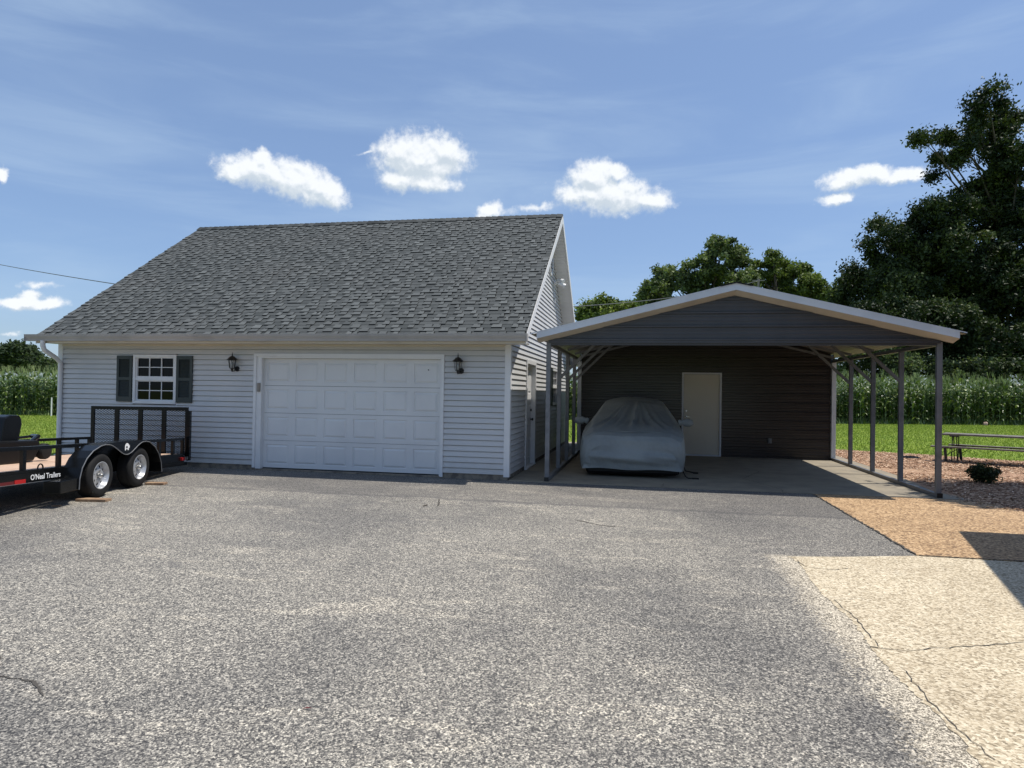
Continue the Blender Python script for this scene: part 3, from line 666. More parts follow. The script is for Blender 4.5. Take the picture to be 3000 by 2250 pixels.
# wall lanterns
def lantern(x, label):
    r0 = root('wall_lantern', (x, GY-.13, 1.88), label, 'lantern', 'black lanterns beside the garage door')
    z = 1.88; y = GY-.13
    b = MB(); b.lathe([(0, -.03), (.045, -.03), (.052, -.01), (.055, 0)], (x+.03, GY-.014, z+.08), 'Y', 16); b.lathe([(0, -.045), (.02, -.045), (.02, -.03)], (x+.03, GY-.014, z+.08), 'Y', 16); b.build('backplate', 'blackmetal', r0, smooth=True)
    b = MB(); b.tube([(x+.03, GY-.04, z+.08), (x+.02, GY-.09, z+.03), (x, y, z+.03), (x, y, z+.08)], .010, 8); b.lathe([(.0, -.02), (.012, 0), (.022, .02), (.03, .05), (.045, .06)], (x, y, z+.03), 'Z', 12); b.build('arm', 'blackmetal', r0, smooth=True)
    b = MB()
    for k in range(6):
        a = k*PI/3+.3; b.bar((x+.047*math.cos(a), y+.047*math.sin(a), z+.085), (x+.072*math.cos(a), y+.072*math.sin(a), z+.245), .009, .009)
    b.lathe([(.043, .08), (.05, .08), (.05, .092), (.043, .092)], (x, y, z), 'Z', 6, .3, .3+2*PI); b.lathe([(.068, .238), (.077, .238), (.077, .25), (.068, .25)], (x, y, z), 'Z', 6, .3, .3+2*PI)
    b.build('cage', 'blackmetal', r0)
    b = MB(); b.lathe([(.105, .248), (.10, .258), (.07, .285), (.045, .31), (.015, .325), (.008, .345), (.012, .355), (.006, .37), (.004, .40), (0, .40)], (x, y, z), 'Z', 12); b.lathe([(0, .25), (.105, .248)], (x, y, z), 'Z', 12); b.build('lamp_cap', 'blackmetal', r0, smooth=True)
    b = MB(); b.lathe([(0, .09), (.018, .09), (.026, .12), (.028, .16), (.02, .2), (0, .22)], (x, y, z), 'Z', 12); b.build('bulb', 'lampglass', r0, smooth=True)
lantern(-7.82, 'black wall lantern between the shuttered window and the garage door')
lantern(-3.28, 'black wall lantern on the narrow siding right of the garage door')
# gable flood light
fl = root('flood_light', (GX1+.02, 17.35, 4.5), 'white twin floodlight fixture high on the sunlit garage gable', 'floodlight')
b = MB(); b.lathe([(0, .05), (.06, .05), (.07, .0)], (GX1+.014, 17.35, 4.5), 'X', 14); b.build('base', 'white', fl, smooth=True)
for s_, dz in ((-1, .05), (1, -.02)):
    b = MB(); y0 = 17.35+s_*.13
    b.tube([(GX1+.05, 17.35, 4.5), (GX1+.10, 17.35+s_*.06, 4.5+dz)], .014, 8)
    b.tube([(GX1+.10, 17.35+s_*.06, 4.5+dz), (GX1+.22, y0, 4.48+dz), (GX1+.27, y0+s_*.02, 4.45+dz)], [.035, .05, .07], 12); b.build('lamp_head', 'white', fl, smooth=True)
b = MB(); b.tube([(GX1+.02, 17.35, 4.44), (GX1+.03, 17.34, 4.2), (GX1+.05, 17.30, 3.95)], .008, 6); b.build('cord', 'white', fl)

# ------------------------------------------------------------------ carport
CX0, CX1, CY0, CYW, CYB = -1.66, 4.66, 11.72, 17.72, 20.8
AX = (CX0+CX1)/2; AZ = 3.47; ES = .242; CE0, CE1, RYF = -1.94, 4.94, 11.45
def rz(x, off=0): return AZ-abs(x-AX)*ES+off
cp = root('carport', (AX, CY0, 0), 'open steel carport with grey posts, white edge trim and dark brown sheet walls', 'carport')
posty = [11.72, 13.30, 14.80, 16.28, 17.66]
for xx in (CX0, CX1):
    for i, y in enumerate(posty):
        top = 2.50 if i == 0 else 2.44
        w = .080 if i < 4 else .10
        MB().box(xx-w/2, xx+w/2, y-.035, y+(.035 if i < 4 else .10), .06, top).build('post', 'galv' if i < 4 else 'trimsteel', cp, bevel=.006)
    MB().box(xx-.035, xx+.035, CY0-.06, CYW-.05, .012, .072).build('base_rail', 'galv', cp)
    MB().box(xx-.041, xx+.041, CY0-.075, CY0-.061, .011, .085).build('rail_end_cap', 'blackmetal', cp)
    s = 1 if xx < AX else -1
    for y in posty[1:4]:
        MB().bar((xx+s*.02, y, 1.90), (xx+s*.93, y, rz(xx+s*.93, -.145)), .055, .055, (0, 1, 0)).build('brace', 'galv', cp)
    # eave header along the side, catching sun outside
    MB().box(xx-.03, xx+.03, CY0+.036, CYW-.036, 2.44, 2.50).build('eave_rail', 'galv', cp)
for y in posty:
    b = MB(); b.bar((CX0, y+.001, rz(CX0, -.15)), (AX, y+.001, AZ-.13), .055, .055, (0, 1, 0)); b.bar((CX1, y+.001, rz(CX1, -.15)), (AX, y+.001, AZ-.13), .055, .055, (0, 1, 0)); b.build('rafter', 'galv', cp)
# roof sheets with ribs running up the slope
b = MB()
prof = []; y = RYF
while y < CYB:
    prof += [(y, 0), (y+.17, 0), (y+.185, .02), (y+.215, .02)]; y += .23
for s, xe in ((-1, CE0), (1, CE1)):
    for (ya, ha), (yb, hb) in zip(prof[:-1], prof[1:]):
        q = [(AX, ya, AZ+ha-.03), (AX, yb, AZ+hb-.03), (xe, yb, rz(xe)+hb-.03), (xe, ya, rz(xe)+ha-.03)]
        b.quad(*(q if s > 0 else q[::-1]))
b.build('roof', 'soffitsteel', cp)
b = MB()
for s in (-1, 1):
    q = [(AX, RYF-.03, AZ+.012), (AX+s*.28, RYF-.03, AZ+.012-.28*ES), (AX+s*.28, CYB, AZ+.012-.28*ES), (AX, CYB, AZ+.012)]; b.quad(*q)
    b.quad((AX, RYF-.03, AZ+.012), (AX+s*.28, RYF-.03, AZ+.012-.28*ES), (AX+s*.25, RYF-.03, AZ-.01-.25*ES), (AX, RYF-.03, AZ-.015))
b.build('ridge_cap', 'blacksatin', cp)
b = MB()   # front fascia, two sloping boxes meeting at the ridge, with return underneath
for s, xe in ((-1, CE0+.10), (1, CE1-.10)):
    for (y0, y1, t0, t1) in ((RYF-.012, RYF+.0, -.005, -.125),):
        p = [(AX, y0, AZ+t0), (xe, y0, rz(xe)+t0), (xe, y0, rz(xe)+t1), (AX, y0, AZ+t1)]
        b.quad(*(p[::-1] if s > 0 else p))
        b.quad((xe, y0, rz(xe)+t0), (xe, y0, rz(xe)+t1), (xe, y0+.25, rz(xe)+t1), (xe, y0+.25, rz(xe)+t0))
    b.quad((AX, RYF-.02, AZ-.004), (xe+s*.10, RYF-.02, rz(xe+s*.10)-.004), (xe+s*.10, RYF-.02, rz(xe+s*.10)-.022), (AX, RYF-.02, AZ-.022))
b.build('fascia', 'trimsteel', cp)
b = MB()
for s, xe in ((-1, CE0+.10), (1, CE1-.10)):
    b.quad((AX, RYF-.008, AZ-.126), (xe, RYF-.008, rz(xe)-.126), (xe, CY0-.05, rz(xe)-.185), (AX, CY0-.05, AZ-.185))
b.build('soffit_trim', 'soffit', cp)
# corrugated panels with horizontal ribs
def ribbed(bld, x0f, x1f, y, z0, z1, pitch=.2286, holes=(), sgn=-1):
    """facing -Y; x0f/x1f give extent at height z"""
    prof = []; z = z0
    while z < z1+.001:
        prof += [(z, .000), (z+.008, .036), (z+.034, .036), (z+.046, 0), (z+.10, 0), (z+.107, .0035), (z+.118, .0035), (z+.125, 0), (z+.165, 0), (z+.172, .0035), (z+.183, .0035), (z+.19, 0)]; z += pitch
    prof = [(min(a, z1), h) for a, h in prof]
    for (za, ha), (zb, hb) in zip(prof[:-1], prof[1:]):
        if zb-za < 1e-5: continue
        segs = [(x0f(za), x1f(za), x0f(zb), x1f(zb))]
        for (hx0, hx1, hz0, hz1) in holes:
            if zb <= hz0 or za >= hz1: continue
            a0, b0, a1, b1 = segs[0]; segs = [(a0, hx0, a1, hx0), (hx1, b0, hx1, b1)]
        for a0, b0, a1, b1 in segs:
            if b0 <= a0: continue
            bld.quad((a0, y+sgn*ha, za), (b0, y+sgn*ha, za), (b1, y+sgn*hb, zb), (a1, y+sgn*hb, zb))
lim0 = lambda z: max(CX0-.02, AX-(AZ-.19-z)/ES); lim1 = lambda z: min(CX1+.02, AX+(AZ-.19-z)/ES)
b = MB(); ribbed(b, lim0, lim1, CY0-.04, 2.515, 3.275); b.build('gable_panel', 'gablesteel', cp)
MB().box(CX0-.0, CX1+.0, CY0-.064, CY0-.036, 2.475, 2.522).build('header_trim', 'gablesteel', cp)
MB().box(CX0+.04, CX1-.04, CY0-.034, CY0+.034, 2.44, 2.50).build('header_beam', 'gablesteel', cp)
lw0 = lambda z: max(CX0+.04, AX-(AZ-.05-z)/ES); lw1 = lambda z: min(CX1-.06, AX+(AZ-.05-z)/ES)
b = MB(); ribbed(b, lw0, lw1, CYW, .012, 3.41, holes=[(1.0, 1.99, .0, 2.165)]); b.build('back_wall', 'brownsteel', cp)
for xx in (CX0-.01, CX1+.01):
    b = MB(); b.box(min(xx, xx), xx+.012, CYW+.04, CYB-.05, .012, rz(xx, -.05)); b.build('shed_side_wall', 'brownsteel', cp)
b = MB(); b.box(CX0, CX1, CYB-.06, CYB-.04, .012, 2.6); b.poly([(CX0, CYB-.05, 2.6), (CX1, CYB-.05, 2.6), (AX, CYB-.05, 3.4)]); b.build('shed_rear_wall', 'brownsteel', cp)
MB().box(-1.62, 4.6, CYW-.03, CYW-.022, .0125, .05).build('base_trim', 'brownsteel', cp)
b = MB(); b.box(1.0, 1.045, CYW-.045, CYW+.03, .03, 2.165); b.box(1.945, 1.99, CYW-.045, CYW+.03, .03, 2.165); b.box(1.045, 1.945, CYW-.045, CYW+.03, 2.12, 2.165); b.box(1.0, 1.99, CYW-.06, CYW+.03, .0125, .05)
dfm = b.build('door_frame', 'trimsteel', cp)
dr = MB().box(1.05, 1.94, CYW-.025, CYW+.02, .055, 2.115).build('door', 'cdoor', cp, bevel=.004)
b = MB(); b.lathe([(0, -.07), (.022, -.068), (.028, -.05), (.012, -.03), (.012, 0), (.03, 0)], (1.12, CYW-.027, 1.02), 'Y', 12); b.bar((1.12, CYW-.08, 1.02), (1.21, CYW-.08, 1.02), .014, .018); b.build('handle', 'chrome', dr, smooth=True)
b = MB(); b.lathe([(0, -.02), (.024, -.02), (.026, 0)], (1.12, CYW-.027, 1.17), 'Y', 12); b.build('deadbolt', 'chrome', dr, smooth=True)
ob = root('outlet_box', (3.17, CYW-.03, .45), 'small grey weatherproof outlet box low on the dark back wall', 'outlet')
MB().box(3.125, 3.215, CYW-.075, CYW-.020, .39, .52).build('box', 'outlet_grey', ob, bevel=.006); MB().box(3.14, 3.20, CYW-.088, CYW-.077, .41, .50).build('lid', 'outlet_grey', ob, bevel=.004)
# strip lights under the roof
for xc, lab in ((-.18, 'fluorescent strip light under the left carport slope'), (2.86, 'fluorescent strip light under the right carport slope')):
    y = 14.0; s = 1 if xc < AX else -1
    r0 = root('strip_light', (xc, y, rz(xc)-.20), lab, 'strip light', 'strip lights under the carport roof')
    dx = Vector((1, 0, ES*s)).normalized()*.27; c = Vector((xc, y, rz(xc)-.19))
    MB().bar(c-dx, c+dx, .14, .05, (0, 0, 1)).build('housing', 'tube', r0)
    b = MB(); b.tube([c-dx*.95+Vector((0, .03, -.037)), c+dx*.95+Vector((0, .03, -.037))], .013, 8); b.tube([c-dx*.95+Vector((0, -.03, -.037)), c+dx*.95+Vector((0, -.03, -.037))], .013, 8); b.build('lamp_tube', 'white', r0)
    e = c-dx*s*1.0 if s > 0 else c+dx
    b = MB(); b.tube([e, e+Vector((-s*.05, 0, -.05)), e+Vector((-s*.14, 0, -.06)), e+Vector((-s*.22, 0, .01))], .006, 6); b.build('cord', 'white', r0)

# ------------------------------------------------------------------ covered car
CXC = -.19
cc = root('covered_car', (CXC, 15.0, 0), 'car under a fitted blue-grey cloth cover, parked in the carport facing the camera', 'covered car')
ST = [  # y, half width, shoulder z, top z, greenhouse half width, bottom z
    (12.58, .78, .52, .62, .58, .20), (12.60, .88, .60, .715, .66, .165), (12.66, .95, .68, .79, .70, .15), (12.78, .99, .745, .84, .74, .14), (13.0, 1.01, .80, .895, .76, .14),
    (13.3, 1.02, .84, .955, .78, .14), (13.6, 1.02, .87, 1.01, .80, .15), (13.8, 1.02, .885, 1.06, .80, .16), (14.0, 1.02, .895, 1.16, .77, .16), (14.25, 1.02, .90, 1.29, .71, .16), (14.5, 1.02, .905, 1.41, .67, .16),
    (14.75, 1.02, .91, 1.485, .64, .16), (15.1, 1.02, .91, 1.525, .62, .16), (15.5, 1.02, .91, 1.51, .62, .16), (16.0, 1.01, .92, 1.42, .63, .16), (16.4, 1.0, .92, 1.28, .66, .16), (16.75, .97, .92, 1.08, .7, .17), (17.0, .9, .86, 1.0, .7, .2), (17.15, .78, .7, .85, .6, .24)]
def interp(y):
    for a, c in zip(ST[:-1], ST[1:]):
        if a[0] <= y <= c[0]:
            f = (y-a[0])/(c[0]-a[0]); return [a[k]+(c[k]-a[k])*f for k in range(1, 6)]
    return ST[-1][1:]
ny, nx = 150, 120; V = []; ys = [12.58+.22*(k/30)**1.5 for k in range(30)]+list(np.linspace(12.81, 17.15, ny-30))
for y in ys:
    W_, zs, zt, wg, zb = interp(y)
    zb += .012*math.sin(y*9)
    for i in range(nx+1):
        t = i/nx*2-1; s = 1 if t >= 0 else -1; a = abs(t)
        if a > .55:      # skirt
            f = (a-.55)/.45; z = zs+(zb-zs)*f
            x = W_*(1-.10*max(0, f-.5)**1.5*1.2-.045*(1-f)**3)
            if f < .0: pass
        else:            # over the top: superellipse from shoulder to centre
            f = a/.55
            xs_, zg = W_*.955, zt-.10*min(1, max(0, (zt-zs-.1))/.3)
            if f > .62:  # shoulder to side of roof
                q = (1-f)/.38; x = xs_+(wg-xs_)*q; z = zs+(zg-zs)*(q**.92)
            else:
                q = f/.62; x = wg*q; z = zt-(zt-zg)*q**2.4
        x *= s
        p = Vector((x, y, z))
        n1 = mnoise.noise(Vector((x*1.6+y*.4, y*.9, z*1.1)))*.022
        rid = 0
        if 12.9 < y < 14.6 and a < .6:
            env = math.sin(PI*(y-12.9)/1.7)
            for x0, sl_, wd, am in ((-.42, .34, .030, .060), (-.25, .22, .035, .035), (.02, .08, .030, .055), (.20, -.12, .04, .030), (.42, -.28, .032, .042), (-.60, .46, .026, .035), (.60, -.3, .026, .028), (-.1, .3, .02, .02)):
                dxx = x-(x0+sl_*(y-13.6)); rid += 1.5*am*math.exp(-(dxx/wd)**2)*env
        if a > .5: rid += .012*math.sin(y*14+z*6)*(a-.5)*1.5
        if y < 12.9:
            rid += 0
        V.append((x*(1+n1*.3)+CXC, y-(.02*math.sin(x*3.1+z*9)*(1 if y < 12.75 else 0)), z+n1*(.8 if z > .5 else .3)+rid))
ny = len(ys)
V = np.array(V); F = []
for j in range(ny-1):
    for i in range(nx): k = j*(nx+1)+i; F.append((k, k+1, k+nx+2, k+nx+1))
# front closure
b = MB(); b.v = [tuple(p) for p in V]; b.f = F; b.t = [.5]*len(F)
base = len(b.v); cols = nx+1
# front face: drop rows from the first section down with a soft bulge
rows = 14
for r in range(1, rows+1):
    f = r/rows
    for i in range(cols):
        x, y, z = V[i]; xc_ = (x-CXC)
        zb = .165+.012*math.sin(x*7)
        if z > zb:
            zz = z+(zb-z)*f
        else: zz = z
        bul = .055*math.sin(PI*min(1, f*1.0))*max(0, 1-(xc_/.75)**2)
        crease = (.030*math.sin(zz*19+.5)+.010*math.sin(zz*41+xc_*5)+.012*mnoise.noise(Vector((xc_*5, zz*3, 2.))))*math.sin(PI*f)
        b.v.append((x+xc_*.30*math.sin(PI*f*.5)*(0.62 if abs(xc_) > .3 else .5), y-bul-crease+.03*f*f, zz))
for r in range(rows):
    for i in range(nx):
        a0 = i if r == 0 else base+(r-1)*cols+i; a1 = base+r*cols+i
        b.f.append((a0, a1, a1+1, a0+1)); b.t.append(.5)
cov = b.build('cover', 'cover', cc, smooth=True, ang=80)
sm = cov.modifiers.new('smooth', 'SMOOTH'); sm.iterations = 1; sm.factor = .4
for s in (-1, 1):
    b = MB(); c = Vector((CXC+s*1.03, 13.78, 1.04)); pr = []
    for k in range(9):
        f = k/8; x = s*(-.12+.28*f); rr_ = .085*math.sqrt(max(.02, 1-((f-.62)/.45)**2)) if f > .17 else .055+.1*f
        pr.append((c+Vector((x, 0, .01*math.sin(f*6)-.03*(1-f))), max(.012, rr_)))
    b.tube([p for p, _ in pr], [q for _, q in pr], 14); b.build('mirror_pocket', 'cover', cc, smooth=True, ang=80)
# seam across the hood
b = MB(); pts = []
for k in range(41):
    x = -.80+1.6*k/40; pts.append((CXC+x, 12.90-.06*(1-(x/.8)**2)-.02, .868-.05*abs(x)**3))
b.tube(pts, .005, 5); b.build('seam', 'cover', cc)
b = MB(); b.box(CXC-.86, CXC+.86, 12.72, 16.9, .06, .24); b.build('underbody', 'blacksatin', cc, bevel=.05)
for x in (-.80, .80):
    for y in (13.35, 16.2):
        b = MB(); b.lathe([(.2, -.1), (.31, -.1), (.325, -.08), (.325, .08), (.31, .1), (.2, .1)], (CXC+x, y, .335), 'X', 28); b.build('tyre', 'rubber', cc, smooth=True)
b = MB(); b.tube([(CXC+.93, 12.9, .2), (CXC+1.0, 12.86, .05), (CXC+1.05, 12.84, .018), (CXC+1.2, 12.82, .018)], .012, 6); b.box(CXC+1.12, CXC+1.24, 12.79, 12.84, .010, .035); b.build('strap', 'blacksatin', cc)
b = MB(); b.tube([(CXC+.99, 13.75, .22), (CXC+1.05, 13.7, .06), (CXC+1.25, 13.72, .02)], .012, 6); b.box(CXC+1.2, CXC+1.3, 13.69, 13.75, .010, .04); b.build('strap', 'blacksatin', cc)

# ------------------------------------------------------------------ trailer (local: x towards the hitch, y to the camera side)
TO = Vector((-7.66, 8.59, 0)); TR = R(-77.06)
tr = root('utility_trailer', TO, 'black tandem axle utility trailer with wooden deck, side rails and raised mesh ramp gate', 'trailer', rz=TR)
TL = dict(local=True)
def tz(s, z): return z+.045*s
def shear(bld):
    bld.v = [(x, y, z+.045*x) for x, y, z in bld.v]; return bld
FT, NT, SR, SF = -1.95, -.24, -2.50, 3.1
b = MB()
for t in (NT, FT):
    b.box(SR, SF, t-.025, t+.025, .29, .33); b.box(SR, SF, t-.02, t+.02, .33, .44-.02); b.box(SR, SF, t-.03, t+.03, .42, .452)
for s_ in np.linspace(SR+.03, SF-.03, 8): b.box(s_-.03, s_+.03, FT+.026, NT-.026, .32, .41)
b.box(SR-.03, SR+.03, FT, NT, .29, .452)
shear(b).build('frame', 'blackpaint', tr, **TL)
b = MB()
for s_ in (NT+.037,): b.box(1.08, 3.0, s_-.011, s_-.006, .2885, .2935)  # thin white strip painted as the gleam along the beam's lower edge
shear(b).build('frame_painted_highlight', 'white', tr, **TL)
b = MB(); npk = 9; wpl = (NT-FT-.10)/npk
for k in range(npk):
    t0 = FT+.05+k*wpl; b.box(SR+.03, SF-.02, t0+.004, t0+wpl-.004, .415, .447)
shear(b).build('deck', 'deck', tr, **TL)
b = MB()
for t in (NT, FT): b.box(SR, SF, t-.025, t+.025, .70, .745)
shear(b).build('side_rail', 'blackpaint', tr, **TL)
for t in (NT, FT):
    for s_ in (2.95, 2.45, 1.74, 1.07, .35, -.45, -1.02, -1.6, -2.1, -2.47):
        bb = MB().box(s_-.03, s_+.03, t-.022, t+.022, .45, .70); shear(bb).build('rail_post', 'blackpaint', tr, **TL)
# axles, wheels
def wheel(s_, t_, sg):
    c = (s_, t_, .315); W0 = .0
    b = MB(); pr = [(.185, -.19), (.20, -.205), (.26, -.213), (.295, -.20), (.313, -.17), (.315, -.10), (.313, -.035), (.295, -.006), (.26, .006), (.20, .0), (.185, -.012)]
    b.lathe([(r_0, h*sg) for r_0, h in pr], c, 'Y', 48)
    for k in range(60):       # shoulder tread blocks
        a = 2*PI*k/60
        for h0, h1 in ((-.025, -.055), (-.15, -.18)):
            p = [Vector((s_+rr_*math.cos(a+da), t_+h*sg, .315+rr_*math.sin(a+da))) for rr_, da, h in ((.3165, 0, h0), (.3165, .06, h0), (.3165, .06, h1), (.3165, 0, h1))]
            b.quad(*p)
    ty = b.build('tyre', 'rubber', tr, smooth=True, **TL)
    b = MB(); b.lathe([(.188, -.012*sg), (.195, .002*sg), (.186, .004*sg), (.178, -.012*sg), (.165, -.05*sg), (.16, -.06*sg)], c, 'Y', 48)
    nr, na = 16, 96
    for i in range(nr):
        for j in range(na):
            ra, rb = .03+.13*i/nr, .03+.13*(i+1)/nr; a0, a1 = 2*PI*j/na, 2*PI*(j+1)/na
            rm, am = (ra+rb)/2, (a0+a1)/2; hit = False
            for k in range(8):
                hx, hy = .122*math.cos(k*PI/4+.2), .122*math.sin(k*PI/4+.2)
                if math.hypot(rm*math.cos(am)-hx, rm*math.sin(am)-hy) < .0185: hit = True
            if hit: continue
            def hh(r0): return (-.058+.022*math.sin(min(1, r0/.16)*PI))*sg
            b.quad(*[(s_+r0*math.cos(a), t_+hh(r0), .315+r0*math.sin(a)) for r0, a in ((ra, a0), (rb, a0), (rb, a1), (ra, a1))])
    b.build('rim', 'alu', ty, smooth=True, **TL)
    b = MB(); b.lathe([(.15, -.09*sg), (.0, -.09*sg)], c, 'Y', 24); b.build('brake_drum', 'blacksatin', ty, **TL)
    b = MB(); b.lathe([(.0, .02*sg), (.02, .018*sg), (.03, .0), (.034, -.03*sg), (.036, -.05*sg)], c, 'Y', 20)
    for k in range(5):
        a = k*2*PI/5+.5; b.lathe([(0, -.018*sg), (.009, -.02*sg), (.011, -.045*sg)], (s_+.062*math.cos(a), t_, .315+.062*math.sin(a)), 'Y', 8)
    b.build('hub', 'chrome', ty, smooth=True, **TL)
for s_ in (.50, -.53):
    wheel(s_, 0, 1); wheel(s_, -2.19, -1)
    b = MB(); b.tube([(s_, -2.15, .315), (s_, -.05, .315)], .035, 10); b.build('axle', 'blacksatin', tr, **TL)
# fenders
up = [(1.06, .20), (1.05, .34), (1.00, .48), (.90, .60), (.76, .69), (.58, .745), (.42, .76), (.1, .762), (-.3, .75), (-.55, .735), (-.75, .70), (-.92, .61), (-1.05, .48), (-1.13, .33), (-1.16, .17)]
def lowz(s_, zu):
    if -.62 < s_ < .44:
        f = (s_+.62)/1.06; return zu-.015-.185*(math.sin(PI*f)**2.2)
    return zu-.006
fin_up = []
for (a, za), (c, zc) in zip(up[:-1], up[1:]):
    for k in range(8): f = k/8; fin_up.append((a+(c-a)*f, za+(zc-za)*f))
fin_up.append(up[-1])
for y0, y1, ye in ((NT+.03, .035, .035), (-2.225, FT-.03, -2.225)):
    b = MB()
    for (a, za), (c, zc) in zip(fin_up[:-1], fin_up[1:]):
        b.quad((a, y0, za), (a, y1, za), (c, y1, zc), (c, y0, zc))
        b.quad((a, ye, za), (a, ye, lowz(a, za)), (c, ye, lowz(c, zc)), (c, ye, zc))
        if -.62 < a < .44: b.quad((a, ye-.004*(1 if ye > -1 else -1), za), (c, ye-.004*(1 if ye > -1 else -1), zc), (c, ye-.004*(1 if ye > -1 else -1), lowz(c, zc)), (a, ye-.004*(1 if ye > -1 else -1), lowz(a, za)))
    yi = y0 if ye > -1 else y1
    for (a, za), (c, zc) in zip(fin_up[:-1], fin_up[1:]): b.quad((a, yi, za), (a, yi, min(za, .28)), (c, yi, min(zc, .28)), (c, yi, zc))
    fd = b.build('fender', 'blackpaint', tr, smooth=True, **TL)
    b = MB(); b.tube([(a, ye, lowz(a, za)) for a, za in fin_up], .007, 6); b.build('fender_edge', 'galv', fd, smooth=True, **TL)
    if ye > -1:
        # pale animal badge in the dip between the arches
        em = [(-.045, -.035), (-.03, -.04), (-.02, -.025), (.0, -.022), (.015, -.038), (.03, -.04), (.035, -.02), (.05, -.012), (.052, .008), (.04, .018), (.028, .03), (.01, .04), (-.015, .042), (-.035, .03), (-.046, .01)]
        b = MB(); b.poly([(-.085-x*1.35, ye+.0025, .672+z*1.35) for x, z in em][::-1]); b.build('badge', 'white', fd, **TL)
        b = MB(); b.poly([(-.085+.01+x*.5, ye+.004, .668+z*.45) for x, z in em[::2]]); b.build('badge_marking', 'blackpaint', fd, **TL)
b = MB(); b.box(1.04, 1.42, -.20, .02, .19, .35); b.build('fender_step', 'blackpaint', tr, bevel=.01, **TL)
# lettering on the frame beam
def text(body, size, x, y, z, m, parent, ext=.0005, off=0.0):
    cu = bpy.data.curves.new('t', 'FONT'); cu.body = body; cu.size = size; cu.extrude = ext; cu.offset = off; cu.align_x = 'LEFT'
    to = bpy.data.objects.new('t', cu); COL.objects.link(to); bpy.context.view_layer.update()
    me = bpy.data.meshes.new_from_object(to.evaluated_get(bpy.context.evaluated_depsgraph_get())); bpy.data.objects.remove(to)
    w = max(v.co.x for v in me.vertices)-min(v.co.x for v in me.vertices)
    k = .57/w
    for v in me.vertices:
        px, py, pz = v.co; v.co = (x-px*k, y+pz, z+py*k*1.02+.045*(x-px*k))
    me.materials.clear(); me.materials.append(M[m]); me.name = 'lettering'
    o = bpy.data.objects.new('lettering', me); COL.objects.link(o); o.parent = parent; return o
text("O'Neal Trailers", .1, 1.655, NT+.040, .325, 'white', tr, off=.0018)
b = MB(); b.box(.98, 3.0, NT+.0265, NT+.037, .295, .418); shear(b).build('side_panel', 'blackpaint', tr, **TL)
b = MB(); b.box(1.74, 1.93, NT+.038, NT+.041, .297, .345); shear(b); b.build('reflector_strip', 'red', tr, **TL)
b = MB(); b.box(1.94, 2.35, NT+.038, NT+.041, .297, .335); shear(b).build('reflector_strip', 'darkred', tr, **TL)
b = MB(); b.tube([(1.42+.05*math.cos(a), NT+.0, .50+.02+.055*math.sin(a)) for a in np.linspace(-.2, PI+.2, 12)], .009, 6); b.build('tie_ring', 'blacksatin', tr, **TL)
# ramp gate at the rear
GS = -2.60
gate = MB(); gz0, gz1 = .22, 1.205; gt0, gt1 = -2.0, -.20
gate.box(GS-.02, GS+.02, gt0, gt1, gz1-.06, gz1)
for k in range(5):
    t = gt0+(gt1-gt0-.05)*k/4; w = .065 if k in (0, 4) else .085
    gate.box(GS-.02, GS+.02, t, t+w*.9, gz0, gz1-.06)
gate.box(GS-.02, GS+.02, gt0, gt1, gz0, gz0+.05); gate.box(GS-.045, GS+.03, gt1-.005, gt1+.045, gz0-.02, gz1-.07)
gt = gate.build('ramp_gate', 'blackpaint', tr, **TL)
ms = MB(); pitch = .042
def clipseg(t0, z0, t1, z1, a, b_, c, d):
    # liang-barsky
    dt, dz = t1-t0, z1-z0; u0, u1 = 0, 1
    for p, q in ((-dt, t0-a), (dt, b_-t0), (-dz, z0-c), (dz, d-z0)):
        if abs(p) < 1e-9:
            if q < 0: return None
        else:
            r0 = q/p
            if p < 0: u0 = max(u0, r0)
            else: u1 = min(u1, r0)
    return (t0+dt*u0, z0+dz*u0, t0+dt*u1, z0+dz*u1) if u0 < u1 else None
for sg_ in (1, -1):
    k = -80
    for k in range(-80, 120):
        z_ = gz0+k*.034; L = 1.9
        r0 = clipseg(gt0, z_, gt1, z_+sg_*L*.55, gt0, gt1, gz0, gz1-.06)
        if r0: ms.bar((GS-.005, r0[0], r0[1]), (GS-.005, r0[2], r0[3]), .007 if sg_ > 0 else .003, .008, (1, 0, 0))
ms.build('gate_mesh', 'blacksatin', gt, **TL)
b = MB(); b.box(-2.47, -2.36, NT-.0, NT+.06, .215, .275); tl = b.build('tail_light', 'red', tr, bevel=.006, **TL)
b = MB(); b.tube([(-2.44, NT+.03, .25), (-2.5, NT+.04, .25), (-2.58, NT+.06, .25)], .018, 8); b.box(-2.56, -2.50, NT+.02, NT+.075, .225, .28); b.build('latch_pin', 'chrome', tr, **TL)
b = MB(); b.box(-2.5, -1.20, NT+.03, NT+.08, .24, .30); shear(b).build('rear_beam', 'blackpaint', tr, **TL)
b = MB(); b.bar((3.1, -.3, .40+.13), (4.3, -1.09, .5), .07, .09); b.bar((3.1, -1.9, .40+.13), (4.3, -1.09, .5), .07, .09); b.build('tongue', 'blackpaint', tr, **TL)
b = MB(); b.tube([(3.9, -1.09, .02), (3.9, -1.09, .8)], .035, 10); b.build('jack', 'blackpaint', tr, **TL)
